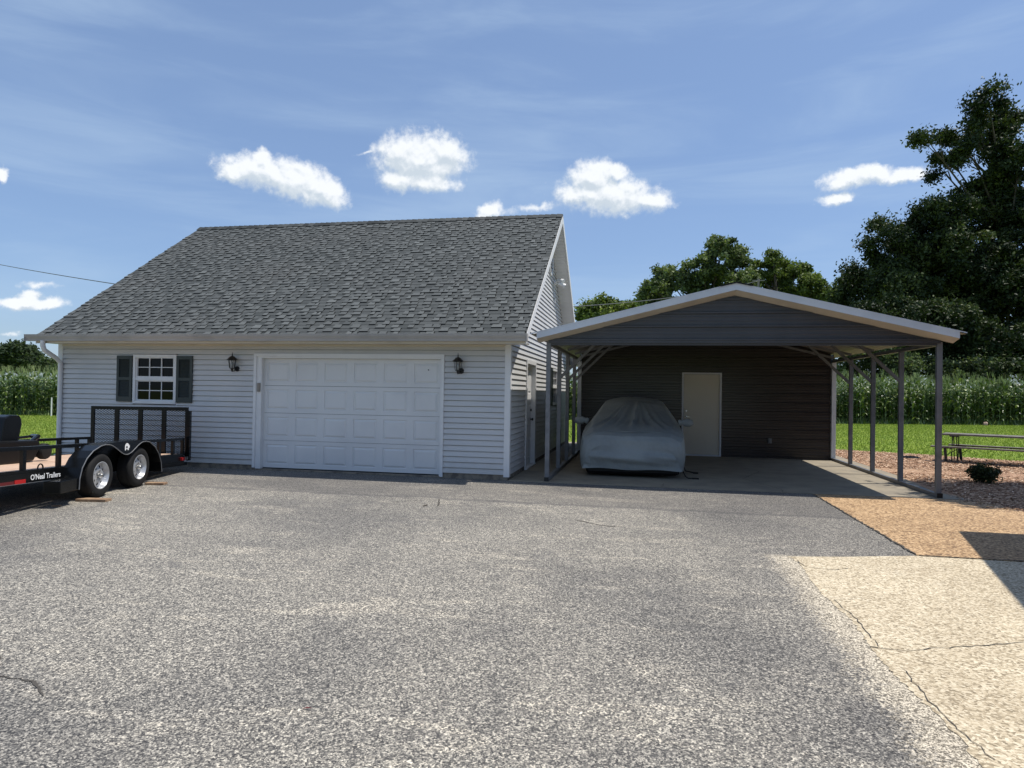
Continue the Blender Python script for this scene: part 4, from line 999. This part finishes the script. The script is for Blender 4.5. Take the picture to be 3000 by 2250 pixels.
# timber blocks under the wheels
for (x, y, rz_, L, lab) in ((-7.40, 7.82, 10, .42, 'wooden plank chock under the nearer trailer wheel'), (-7.72, 9.40, 14, .30, 'short wooden block beside the farther trailer wheel')):
    r0 = MB().box(-L/2, L/2, -.07, .07, 0, .035).build('wood_block', 'wood', bevel=.004)
    r0.location = (x, y, .001); r0.rotation_euler = (0, 0, R(rz_)); tag(r0, lab, 'wood block', 'wood blocks by the trailer wheels')
r0 = MB().box(-.05, .05, -.03, .03, 0, .015).build('wood_scrap', 'wood', bevel=.003); r0.location = (-7.52, 7.35, .001); r0.rotation_euler = (0, 0, .5)
tag(r0, 'small pale wood scrap on the asphalt in front of the trailer wheels', 'wood scrap')
# machine on the trailer
mc_loc = TO+Vector((math.cos(TR)*.35-math.sin(TR)*-1.45, math.sin(TR)*.35+math.cos(TR)*-1.45, .47))
mw = root('riding_machine', mc_loc, 'glossy black machine with tall rounded seat back, on the trailer at the left edge', 'machine', rz=TR)
b = MB(); b.extrude([(.42, .0), (-.16, .0), (-.26, .14), (-.30, .26), (-.25, .30), (.5, .34), (.9, .3), (.9, 0)], 'Y', -.42, .30); b.build('body', 'blacksatin', mw, local=True, bevel=.03)
b = MB(); b.extrude([(.05, .28), (-.02, .55), (-.0, .64), (.04, .68), (.2, .69), (.32, .66), (.42, .30)], 'Y', -.36, .22); b.build('seat_back', 'blackpaint', mw, local=True, bevel=.05)
for y in (-.38, .26):
    b = MB(); b.lathe([(0, -.06), (.06, -.06), (.11, -.05), (.12, -.03), (.12, .03), (.11, .05), (.06, .06), (0, .06)], (-.42, y, .12), 'Y', 24); b.build('wheel', 'rubber', mw, smooth=True, local=True)
b = MB(); b.tube([(-.2, .2, .26), (-.45, .15, .34), (-.62, -.05, .33)], .035, 8); b.tube([(-.2, -.3, .26), (-.45, -.25, .30), (-.62, -.05, .33)], .02, 8); b.build('handle_bar', 'blackpaint', mw, smooth=True, local=True)

# ------------------------------------------------------------------ corn
def corn_plant(h, seed):
    rg = np.random.default_rng(seed); V = []; F = []; T = []
    def q(a, b_, c, d, t): i = len(V); V.extend([a, b_, c, d]); F.append((i, i+1, i+2, i+3)); T.append(t)
    r0 = .014
    for a0, a1 in ((0, 2.1), (2.1, 4.2), (4.2, 6.3)):
        q((r0*math.cos(a0), r0*math.sin(a0), 0), (r0*math.cos(a1), r0*math.sin(a1), 0), (.4*r0*math.cos(a1), .4*r0*math.sin(a1), h*.93), (.4*r0*math.cos(a0), .4*r0*math.sin(a0), h*.93), .7)
    nl = 12; az = rg.uniform(0, 6.28)
    for k in range(nl):
        z0 = h*(.10+.76*k/nl)+rg.uniform(-.04, .04); aa = az+(k % 2)*PI+rg.normal(0, .35); L = rg.uniform(.55, .85)*(1 if 2 < k < 9 else .7); w = rg.uniform(.035, .055)
        rise = rg.uniform(.9, 1.4); ds = rg.uniform(1.6, 2.6)
        dx, dy = math.cos(aa), math.sin(aa); px, py = -dy, dx
        prev = None; n = 6; tone = rg.uniform(.1, .65)+(.35 if rg.random() < .18 else 0)
        x = 0.; z = z0; ang = rise
        for j in range(n+1):
            f = j/n; ww = w*(1-(f)**2.2)*(.55+.9*min(1, f*3)) if j else w*.5
            tw = rg.normal(0, .25)
            a_ = (x*dx-px*ww, x*dy-py*ww, z+ww*tw); b2 = (x*dx+px*ww, x*dy+py*ww, z-ww*tw)
            if prev: q(prev[0], prev[1], b2, a_, min(1, tone+.1*rg.random()))
            prev = (a_, b2); st = L/n; x += st*math.cos(ang); z += st*math.sin(ang); ang -= ds/n
    for k in range(6):   # tassel
        aa = rg.uniform(0, 6.28); t_ = rg.uniform(.05, .16)
        q((0, 0, h*.92), (.008, .008, h*.92), (t_*math.cos(aa)+.01, t_*math.sin(aa), h*1.04), (t_*math.cos(aa), t_*math.sin(aa), h*1.04), .95)
    return np.array(V), np.array(F), np.array(T)
protos = [corn_plant(2.45+.06*k, 50+k) for k in range(10)]
EDGE = [(-52, 21.5), (-31.9, 28.6), (-3.8, 39.1), (11.4, 42.6), (16.8, 44.7), (23.5, 46.9), (44, 53.5)]
Vs, Fs, Ts = [], [], []; off = 0
def in_view(x, y, pad=1.5):
    d = x*f_.x+y*f_.y; s = x*r_.x+y*r_.y
    return d > 5 and abs(s) < d*.80+pad
for row in range(14):
    for (ax, ay), (bx_, by_) in zip(EDGE[:-1], EDGE[1:]):
        L = math.hypot(bx_-ax, by_-ay); nx_, ny_ = -(by_-ay)/L, (bx_-ax)/L
        s_ = 0
        step = .17 if row < 5 else .28
        while s_ < L:
            x = ax+(bx_-ax)*s_/L+nx_*row*.62+rng.normal(0, .06); y = ay+(by_-ay)*s_/L+ny_*row*.62+rng.normal(0, .06); s_ += step*rng.uniform(.8, 1.3)
            if not in_view(x, y): continue
            # hidden behind garage from every nearby viewpoint
            if -22 < x < -9 and row > 1: continue
            Vp, Fp, Tp = protos[rng.integers(10)]; a = rng.uniform(0, 6.28); sc_ = rng.uniform(.86, 1.08)*(.85 if x < -15 else 1.04); ca, sa = math.cos(a), math.sin(a)
            Q = Vp*sc_; Vs.append(np.stack([Q[:, 0]*ca-Q[:, 1]*sa+x, Q[:, 0]*sa+Q[:, 1]*ca+y, Q[:, 2]-.03], 1)); Fs.append(Fp+off); off += len(Vp); Ts.append(np.clip(Tp+rng.normal(0, .08), 0, 1))
tag(npmesh('corn_field', np.concatenate(Vs), np.concatenate(Fs), 'corn', np.concatenate(Ts)), kind='stuff')
# lawn blades, weeds along the corn
def tri_field(name, pts, hmin, hmax, w, m, kind='stuff'):
    n = len(pts); a = rng.uniform(0, 6.28, n); h = rng.uniform(hmin, hmax, n); lx = rng.normal(0, .35, n)*h; ly = rng.normal(0, .35, n)*h
    ww = w*rng.uniform(.6, 1.4, n)
    V = np.zeros((n, 3, 3)); V[:, 0, :2] = pts-np.stack([np.cos(a), np.sin(a)], 1)*ww[:, None]; V[:, 1, :2] = pts+np.stack([np.cos(a), np.sin(a)], 1)*ww[:, None]
    V[:, 2, 0] = pts[:, 0]+lx; V[:, 2, 1] = pts[:, 1]+ly; V[:, :2, 2] = -.03; V[:, 2, 2] = h-.03
    return tag(npmesh(name, V.reshape(-1, 3), np.arange(3*n).reshape(-1, 3), m, np.clip(rng.normal(.5, .25, n), 0, 1)), kind=kind)
P = []
def edge_y(x):
    for (ax, ay), (bx_, by_) in zip(EDGE[:-1], EDGE[1:]):
        if ax <= x <= bx_: return ay+(by_-ay)*(x-ax)/(bx_-ax)
    return 40
MUL = [(5.14, 22.2), (5.8, 21.5), (7.6, 20.7), (9.8, 19.3), (14, 16.8), (16.5, 13)]
def mul_y(x):
    if x < 5.14: return 22.3
    for (ax, ay), (bx_, by_) in zip(MUL[:-1], MUL[1:]):
        if ax <= x <= bx_: return ay+(by_-ay)*(x-ax)/(bx_-ax)
    return 13
while len(P) < 110000:
    if rng.random() < .62: x, y = rng.uniform(-4, 27), rng.uniform(16, 48)
    else: x, y = rng.uniform(-34, -11.9), rng.uniform(11, 36)
    if not in_view(x, y, .5) or y > edge_y(x)+.2: continue
    if x > -4 and (y < mul_y(x)+.02 or (x < 5.1 and y < 22)): continue
    if x < -4 and y < 12.0: continue
    P.append((x, y))
tri_field('lawn_grass', np.array(P), .03, .075, .012, 'blade')
P = []
for k in range(14000):
    x = rng.uniform(-36, 27); y = edge_y(x)+rng.normal(.1, .22)
    if in_view(x, y): P.append((x, y))
tri_field('field_edge_weeds', np.array(P), .08, .42, .03, 'corn')
# mulch chips
P = []
while len(P) < 30000:
    x, y = rng.uniform(4.9, 13), rng.uniform(8.5, 21.6)
    if y > mul_y(x)-.03 or not in_view(x, y, .3): continue
    if x < 5.16 and y > 12: continue
    if y < 10.6-(x-5.33)*.39+.05: continue
    if (15.4 < y+.08*(x-6) < 16.3 and rng.random() < .85): continue
    P.append((x, y))
P = np.array(P); n = len(P); a = rng.uniform(0, 6.28, n); L = rng.uniform(.010, .032, n); w = rng.uniform(.005, .011, n)
tl_ = rng.normal(0, .45, n); z0 = rng.uniform(-.008, .012, n)
dx, dy = np.cos(a)*L, np.sin(a)*L; ex, ey = -np.sin(a)*w, np.cos(a)*w; dzz = tl_*L*.5
V = np.stack([np.stack([P[:, 0]-dx-ex, P[:, 1]-dy-ey, z0], 1), np.stack([P[:, 0]+dx-ex, P[:, 1]+dy-ey, z0+np.abs(dzz)], 1), np.stack([P[:, 0]+dx+ex, P[:, 1]+dy+ey, z0+np.abs(dzz)+w*.5], 1), np.stack([P[:, 0]-dx+ex, P[:, 1]-dy+ey, z0+w*.5], 1)], 1)
tag(npmesh('mulch_chips', V.reshape(-1, 3), np.arange(4*n).reshape(-1, 4), 'chip', rng.uniform(0, 1, n)), kind='stuff')

# ------------------------------------------------------------------ trees
def foliage(blobs, n, leaf, clump, seed, sub=26, flat=.8):
    """blobs (x,y,z,rx,ry,rz); returns V,F,tone. Leaves gather in clumps near the blob surfaces."""
    rg = np.random.default_rng(seed); B = np.array(blobs); vol = (B[:, 3]*B[:, 5])**1.0; vol = vol/vol.sum()
    Vs, Ts = [], []
    for i, bl in enumerate(B):
        nc = max(3, int(sub*len(B)*vol[i])); nl = max(4, int(n*vol[i]/nc))
        d = rg.normal(size=(nc, 3)); d /= np.linalg.norm(d, axis=1)[:, None]
        rad = rg.uniform(.45, 1.0, nc)**.6
        C = bl[:3]+d*rad[:, None]*bl[3:6]
        tc_ = np.clip(rg.normal(.42, .2, nc)+.12*d[:, 2], 0, 1)
        cs = clump*rg.uniform(.6, 1.3, nc)
        pos = np.repeat(C, nl, 0)+rg.normal(size=(nc*nl, 3))*np.repeat(cs, nl)[:, None]*np.array([.5, .5, .5*flat])
        t_ = np.repeat(tc_, nl)+rg.normal(0, .16, nc*nl)
        Vs.append(pos); Ts.append(t_)
    P = np.concatenate(Vs); T = np.clip(np.concatenate(Ts), 0, 1); m = len(P)
    a = rg.normal(size=(m, 3)); a /= np.linalg.norm(a, axis=1)[:, None]
    b_ = np.cross(a, rg.normal(size=(m, 3))); b_ /= np.linalg.norm(b_, axis=1)[:, None]
    s1 = leaf*rg.uniform(.6, 1.3, m)[:, None]; s2 = s1*rg.uniform(.35, .6, m)[:, None]
    V = np.stack([P-a*s1, P+b_*s2, P+a*s1, P-b_*s2], 1).reshape(-1, 3)
    return V, np.arange(4*m).reshape(-1, 4), T
def tree(name, base, blobs, n, leaf, clump, m, label, cat, seed, trunk=.3, group=None, sub=26, lean=None):
    r0 = root(name, base, label, cat, group)
    V, F, T = foliage(blobs, n, leaf, clump, seed, sub); npmesh('crown', V, F, m, T, r0)
    b = MB(); B = sorted(blobs, key=lambda q: q[2]); top = Vector(max(blobs, key=lambda q: q[2])[:3]); bs = Vector(base)
    rg = random.Random(seed); pts = []; rad = []
    for k in range(9):
        f = k/8; p = bs.lerp(top, f)+Vector((rg.uniform(-.3, .3), rg.uniform(-.3, .3), 0))*(trunk*2)*(1 if 0 < k < 8 else 0); pts.append(p); rad.append(trunk*(1-.85*f)*(1.25 if k == 0 else 1))
    b.tube(pts, rad, 9)
    for q in blobs:
        c = Vector(q[:3]); f = max(.15, min(.85, (c.z-bs.z)/(top.z-bs.z+.01)-.18)); i = int(f*8); s0 = pts[i]
        mid = s0.lerp(c, .5)+Vector((0, 0, -.06*(c-s0).length)); b.tube([s0, mid, c], [trunk*.38, trunk*.22, trunk*.07], 6)
        for k in range(3):
            e = c+Vector((rg.uniform(-1, 1)*q[3], rg.uniform(-1, 1)*q[4], rg.uniform(-.8, .8)*q[5]))*.8; b.tube([mid.lerp(c, .6), e], [trunk*.12, trunk*.03], 5)
    b.build('trunk', 'bark', r0, smooth=True); return r0
O3 = Vector((0, 0, 1.6))
def pt(x, y, Y):      # sight line of a measured point in the photo, at depth Y
    d = r2*((x-1500)/FPX)-u2*((y-1125)/FPX)+f_; return O3+d*(Y/d.y)
def blob(x, y, Y, rx, ry, dep=None):
    p = pt(x, y, Y); k = (p-O3).dot(f_)/FPX; return (p.x, p.y, p.z, rx*k, (dep or (rx+ry)/2)*k, ry*k)
# big dark tree on the right
BT = [(2895, 290, 40, 42), (2850, 335, 38, 20), (2965, 330, 34, 45), (2900, 400, 48, 60), (2840, 360, 28, 18), (2945, 420, 50, 60), (2800, 405, 62, 24), (2720, 415, 52, 20), (2850, 450, 60, 32), (2750, 490, 28, 36), (2780, 460, 40, 24), (2985, 480, 36, 55),
      (2920, 520, 50, 45), (2870, 590, 85, 60), (2790, 620, 75, 50), (2730, 640, 70, 50), (2960, 620, 70, 70), (2650, 690, 60, 45), (2600, 720, 60, 50), (2570, 668, 28, 22), (2700, 740, 90, 70), (2820, 740, 110, 80), (2950, 760, 90, 90),
      (2560, 800, 70, 55), (2520, 830, 40, 45), (2640, 850, 100, 70), (2760, 880, 110, 80), (2900, 890, 110, 90), (3010, 900, 90, 110), (3040, 700, 80, 120), (3060, 500, 60, 90), (2880, 660, 100, 60), (2700, 800, 110, 70), (2840, 820, 120, 80), (2600, 880, 90, 60), (2960, 860, 100, 90), (2760, 700, 70, 60), (2940, 560, 45, 60)]
blobs = [blob(x, y, 62+((i*37) % 7-3)*.8, a, c) for i, (x, y, a, c) in enumerate(BT)]
tree('oak_tree', (29.5, 63, 0), blobs, 210000, .155, .80, 'leaf_dark', 'tallest tree, near-black and ragged, rising at the right edge behind the corn', 'tree', 11, .42, sub=16)
BT2 = [(2620, 930, 100, 60), (2760, 960, 120, 70), (2900, 1000, 110, 80), (3020, 1040, 90, 90), (2960, 1110, 60, 45), (2930, 1155, 35, 25), (2985, 1165, 30, 22), (2520, 930, 60, 50), (2680, 1010, 90, 45), (2820, 1060, 90, 50)]
blobs = [blob(x, y, (50.5 if y > 1100 else 57)+((i*31) % 5-2)*.5, a, c) for i, (x, y, a, c) in enumerate(BT2)]
tree('spreading_tree', (26.5, 57.5, 0), blobs, 70000, .15, .7, 'leaf_dark', 'low drooping dark boughs overhanging the corn under the tallest tree', 'tree', 12, .3, sub=18)
BB = [(2465, 1030, 45, 55), (2520, 1050, 50, 40), (2590, 1040, 55, 45), (2560, 1085, 60, 30), (2470, 1090, 45, 28), (2640, 1070, 45, 40), (2700, 1080, 50, 36), (2770, 1090, 50, 32), (2860, 1085, 60, 34)]
blobs = [blob(x, y, 54.5+((i*31) % 5-2)*.4, a, c) for i, (x, y, a, c) in enumerate(BB)]
tree('shrubby_tree', (17.5, 54.5, 0), blobs, 26000, .13, .5, 'leaf_grey', 'pale silvery green bushy growth above the corn, seen between the right carport posts', 'shrub', 13, .15, sub=18)
GT = 'trees behind the carport roof'
MT = [(2120, 715, 28, 30), (2085, 725, 14, 30), (2098, 712, 10, 22), (2148, 738, 14, 32), (2105, 765, 50, 40), (2160, 775, 30, 50), (2175, 750, 12, 20), (2060, 790, 40, 40), (2010, 800, 40, 35), (1960, 820, 45, 35), (1935, 800, 22, 16), (1915, 850, 40, 35), (2000, 860, 70, 45), (2100, 850, 80, 50), (2170, 840, 50, 50), (1890, 890, 30, 30), (1950, 900, 50, 30)]
blobs = [blob(x, y, 70+((i*37) % 7-3)*.6, a, c) for i, (x, y, a, c) in enumerate(MT)]
tree('leafy_tree', (6.0, 70, 0), blobs, 46000, .17, .50, 'leaf_grey', 'grey-green pointed tree left of the carport roof peak', 'tree', 21, .4, GT, sub=20)
MT = [(2262, 755, 16, 24), (2250, 790, 26, 35), (2290, 790, 34, 34), (2340, 790, 30, 26), (2210, 815, 22, 40), (2330, 830, 60, 45), (2260, 850, 60, 45), (2380, 850, 45, 45), (2410, 890, 40, 40), (2350, 900, 60, 40), (2250, 890, 60, 30), (2212, 780, 8, 12)]
blobs = [blob(x, y, 72+((i*37) % 7-3)*.6, a, c) for i, (x, y, a, c) in enumerate(MT)]
tree('leafy_tree', (15.0, 72, 0), blobs, 40000, .17, .48, 'leaf_mid', 'yellow-green rounded tree right of the carport roof peak', 'tree', 22, .4, GT, sub=20)
MT = [(1768, 890, 22, 22), (1740, 905, 28, 22), (1800, 905, 34, 22), (1850, 910, 40, 22), (1710, 925, 22, 18), (1770, 935, 50, 25), (1840, 935, 40, 25), (1715, 905, 12, 8)]
blobs = [blob(x, y, 74+((i*37) % 5-2)*.5, a, c) for i, (x, y, a, c) in enumerate(MT)]
tree('leafy_tree', (-3.5, 74, 0), blobs, 13000, .20, .7, 'leaf_mid', 'low tree seen in the gap between garage gable and carport roof', 'tree', 23, .3, GT, sub=20)
MT = [(2475, 835, 25, 22), (2460, 870, 30, 30), (2500, 870, 28, 30), (2445, 910, 40, 30), (2470, 960, 60, 50)]
blobs = [blob(x, y, 66, a, c) for i, (x, y, a, c) in enumerate(MT)]
tree('leafy_tree', (19.0, 66, 0), blobs, 12000, .18, .6, 'leaf_grey', 'small grey-green tree filling the dip beside the tallest dark tree', 'tree', 24, .25, GT, sub=20)
MT = [(45, 1030, 32, 20), (75, 1035, 28, 20), (20, 1045, 26, 20), (100, 1055, 22, 16), (60, 1060, 55, 22), (0, 1060, 30, 20), (118, 1068, 18, 10)]
blobs = [blob(x, y, 62+((i*37) % 5-2)*.5, a, c) for i, (x, y, a, c) in enumerate(MT)]
tree('field_tree', (-67.5, 62, 0), blobs, 26000, .20, .7, 'leaf_far', 'round dark tree beyond the corn at the far left', 'tree', 25, .3, sub=26)
MT = [(143, 1068, 18, 10), (160, 1073, 20, 8), (130, 1076, 20, 8), (176, 1078, 16, 7)]
blobs = [blob(x, y, 60, a, c) for i, (x, y, a, c) in enumerate(MT)]
tree('field_bush', (-61.5, 60, 0), blobs, 4500, .17, .5, 'leaf_far', 'low bush beyond the corn just left of the garage downspout', 'bush', 26, .12, sub=20)
# tree beside the house, just outside the picture, shading the bed
blobs = [(9.35+dx_, 13.1+dy_, 8.3+dz_, r0, r0, r0*.6) for dx_, dy_, dz_, r0 in ((0, 0, 0, 1.35), (-.35, .5, .3, 1.0), (-.35, -.4, .3, 1.0), (.2, -.7, .1, 1.1), (.3, .75, .1, 1.1), (1.2, .4, -.3, 1.4), (1.2, -.5, -.3, 1.4), (2.4, .3, -.8, 1.5), (2.4, -.5, -1, 1.5), (3.8, .1, -.6, 1.6), (1.6, 0, -2.2, 1.3), (3.2, .2, -2.6, 1.5), (5.0, 0, -1.5, 1.6))]
tree('garden_tree', (10.8, 13.1, 0), blobs, 60000, .11, .40, 'leaf_mid', 'slim garden tree just outside the right edge, shading the mulch bed', 'tree', 31, .16, sub=40)
# small shrub in the bed
sb = root('garden_shrub', (6.40, 14.15, 0), 'small round dark green shrub in the mulch bed below the picnic table', 'shrub')
V, F, T = foliage([(6.40, 14.15, .16, .20, .20, .15), (6.30, 14.1, .2, .12, .14, .10), (6.52, 14.15, .19, .13, .14, .11)], 2600, .028, .10, 33, sub=24); npmesh('foliage', V, F, 'leaf_dark', T, sb)
b = MB()
for k in range(6): b.tube([(6.40, 14.15, -.01), (6.40+.14*math.cos(k), 14.15+.14*math.sin(k), .2)], [.012, .004], 5)
b.build('stem', 'bark', sb)

# ------------------------------------------------------------------ picnic table
pa = Vector((7.15, 18.45, 0)); pd = Vector((.88, -.475, 0)).normalized(); prz = math.atan2(pd.y, pd.x)
pt_ = root('picnic_table', pa, 'weathered wooden picnic table with black metal legs standing on the mulch bed', 'picnic table', rz=prz)
b = MB()
for k in range(4): b.box(.22, 2.75, .28+k*.176, .28+k*.176+.166, .665, .705)
b.build('tabletop', 'tablewood', pt_, local=True)
for y, x0 in ((0, 0), (.98, .28)):
    b = MB(); b.box(x0, 2.7+x0, y, y+.24, .365, .40); b.build('seat', 'tablewood', pt_, local=True)
for x in (.42, 2.2):
    for s_ in (-1, 1):
        for dx_, w0, w1 in ((0, .12, .30), (.10, .26, .08)):
            b = MB(); b.bar((x+dx_, .62+s_*w0, .66), (x+dx_, .62+s_*w1, -.01), .022, .022); b.build('table_leg', 'blackmetal', pt_, local=True)
    MB().box(x-.05, x+.15, .32, .92, .63, .664).build('leg_bracket', 'blackmetal', pt_, local=True)
    for y, xo in ((.12, -.10), (1.10, .12)):
        b = MB(); b.bar((x+xo-.02, y, .36), (x+xo+.01, y, -.01), .05, .06); b.box(x+xo-.12, x+xo+.12, y-.1, y+.1, .345, .364); b.bar((x+xo, y, .16), (x+xo+.26, y, .355), .014, .014, (0, 1, 0)); b.build('seat_leg', 'blackmetal', pt_, local=True)
    MB().bar((x, .10, .33), (x, 1.12, .33), .022, .022).build('cross_bar', 'blackmetal', pt_, local=True)
for x, y, a, ln, lab in ((-2.93, 8.75, 1.5, .10, 'small dark twig on the asphalt in front of the garage door'), (-1.62, 3.05, .4, .026, 'tiny reddish dry leaf on the asphalt near the foreground')):
    b = MB(); b.quad((-ln, 0, .002), (0, -.2*ln, .006), (ln, 0, .003), (0, .2*ln, .008)); o = b.build('dry_leaf' if ln < .08 else 'twig', 'bark' if ln > .08 else 'darkred')
    o.location = (x, y, .003); o.rotation_euler = (0, 0, a); tag(o, lab, 'leaf' if ln < .08 else 'twig')
# bed drain, stones, stakes, poles and cables
dn_ = root('drain_cover', (6.98, 19.35, 0), 'flat black slatted drain cover lying in the mulch bed', 'drain cover')
b = MB(); b.lathe([(0, .03), (.20, .03), (.26, .025), (.28, -.01)], (6.98, 19.35, 0), 'Z', 20); b.build('ring', 'blacksatin', dn_, smooth=True)
b = MB(); 
for k in range(5): b.bar((6.80+.09*k, 19.2, .036), (6.80+.09*k, 19.5, .036), .025, .012)
b.build('grate', 'blacksatin', dn_)
b = MB(); rg0 = random.Random(5)
b.lathe([(0, .22), (.07, .20), (.12, .14), (.13, .05), (.12, -.04)], (20.6, 45.3, -.03), 'Z', 12)
b.v = [(x+rg0.uniform(-.03, .03), y+rg0.uniform(-.03, .03), z+rg0.uniform(-.02, .02)) for x, y, z in b.v]
tag(b.build('field_stone', 'stone', smooth=True, ang=60), 'pinkish stone at the foot of the corn on the right', 'stone')
for x, y, h, lx, lab in ((-29.55, 28.45, .93, .0, 'shorter white stake at the left corn edge'), (-29.45, 28.7, 1.3, .10, 'taller leaning white stake at the left corn edge')):
    b = MB(); b.tube([(x, y, -.03), (x+lx, y, h)], [.035, .03], 8); tag(b.build('marker_stake', 'trimw'), lab, 'stake', 'white stakes by the corn')
def cable(name, A, B_, sag, rad, lab):
    b = MB(); pts = []
    for k in range(25):
        f = k/24; p = Vector(A).lerp(Vector(B_), f); p.z -= sag*4*f*(1-f); pts.append(p)
    b.tube(pts, rad, 5); return tag(b.build(name, 'cable', smooth=True), lab, 'cable')
p1, p2 = pt(-320, 700, 44), pt(430, 846, 19.5)
cable('power_cable', p1, p2, .25, .016, 'thin cable crossing the sky down to the left slope of the garage roof')
pA, pB = pt(1600, 903, 26), pt(2222, 822, 60)
cable('power_cable', pA, pB, .35, .02, 'thin cable running behind the carport roof to a distant pole')
pl = root('utility_pole', (pB.x, 60, 0), 'thin distant utility pole just showing above the carport roof', 'utility pole')
b = MB(); b.tube([(pB.x, 60, 0), (pB.x, 60, pB.z+.15)], [.14, .09], 8); b.build('pole', 'pole', pl)
b = MB(); b.bar((pB.x-.5, 60, pB.z), (pB.x+.5, 60, pB.z), .09, .09); b.build('crossarm', 'pole', pl)
# ------------------------------------------------------------------ neighbouring house just outside the picture, its gable shades the pads
hs = root('brick_house', (5.1, 8.5, 0), 'brick house just outside the right edge whose gable shades the paving', 'house')
hy1, hyr = 9.05, 4.3; hz = 2.55; hs_ = .735; hzr = hz+(hy1-hyr)*hs_; hy0 = 2*hyr-hy1
b = MB(); b.box(5.15, 14, hy0+.5, hy1-.5, 0, 2.5); b.poly([(5.15, hy1-.5, 2.5), (5.15, hy0+.5, 2.5), (5.15, hyr, hzr-.45)]); b.build('wall', 'brick', hs)
b = MB()
for s in (1, -1):
    ye = hyr+s*(hy1-hyr); b.extrude([(hyr, hzr), (ye, hz), (ye, hz-.12), (hyr, hzr-.14)][::s], 'X', 4.76, 14.4)
b.build('roof', 'shingle', hs)
b = MB(); b.box(7.0, 8.2, hy1-.52, hy1-.47, 1.0, 2.1); b.build('window', 'glass', hs)
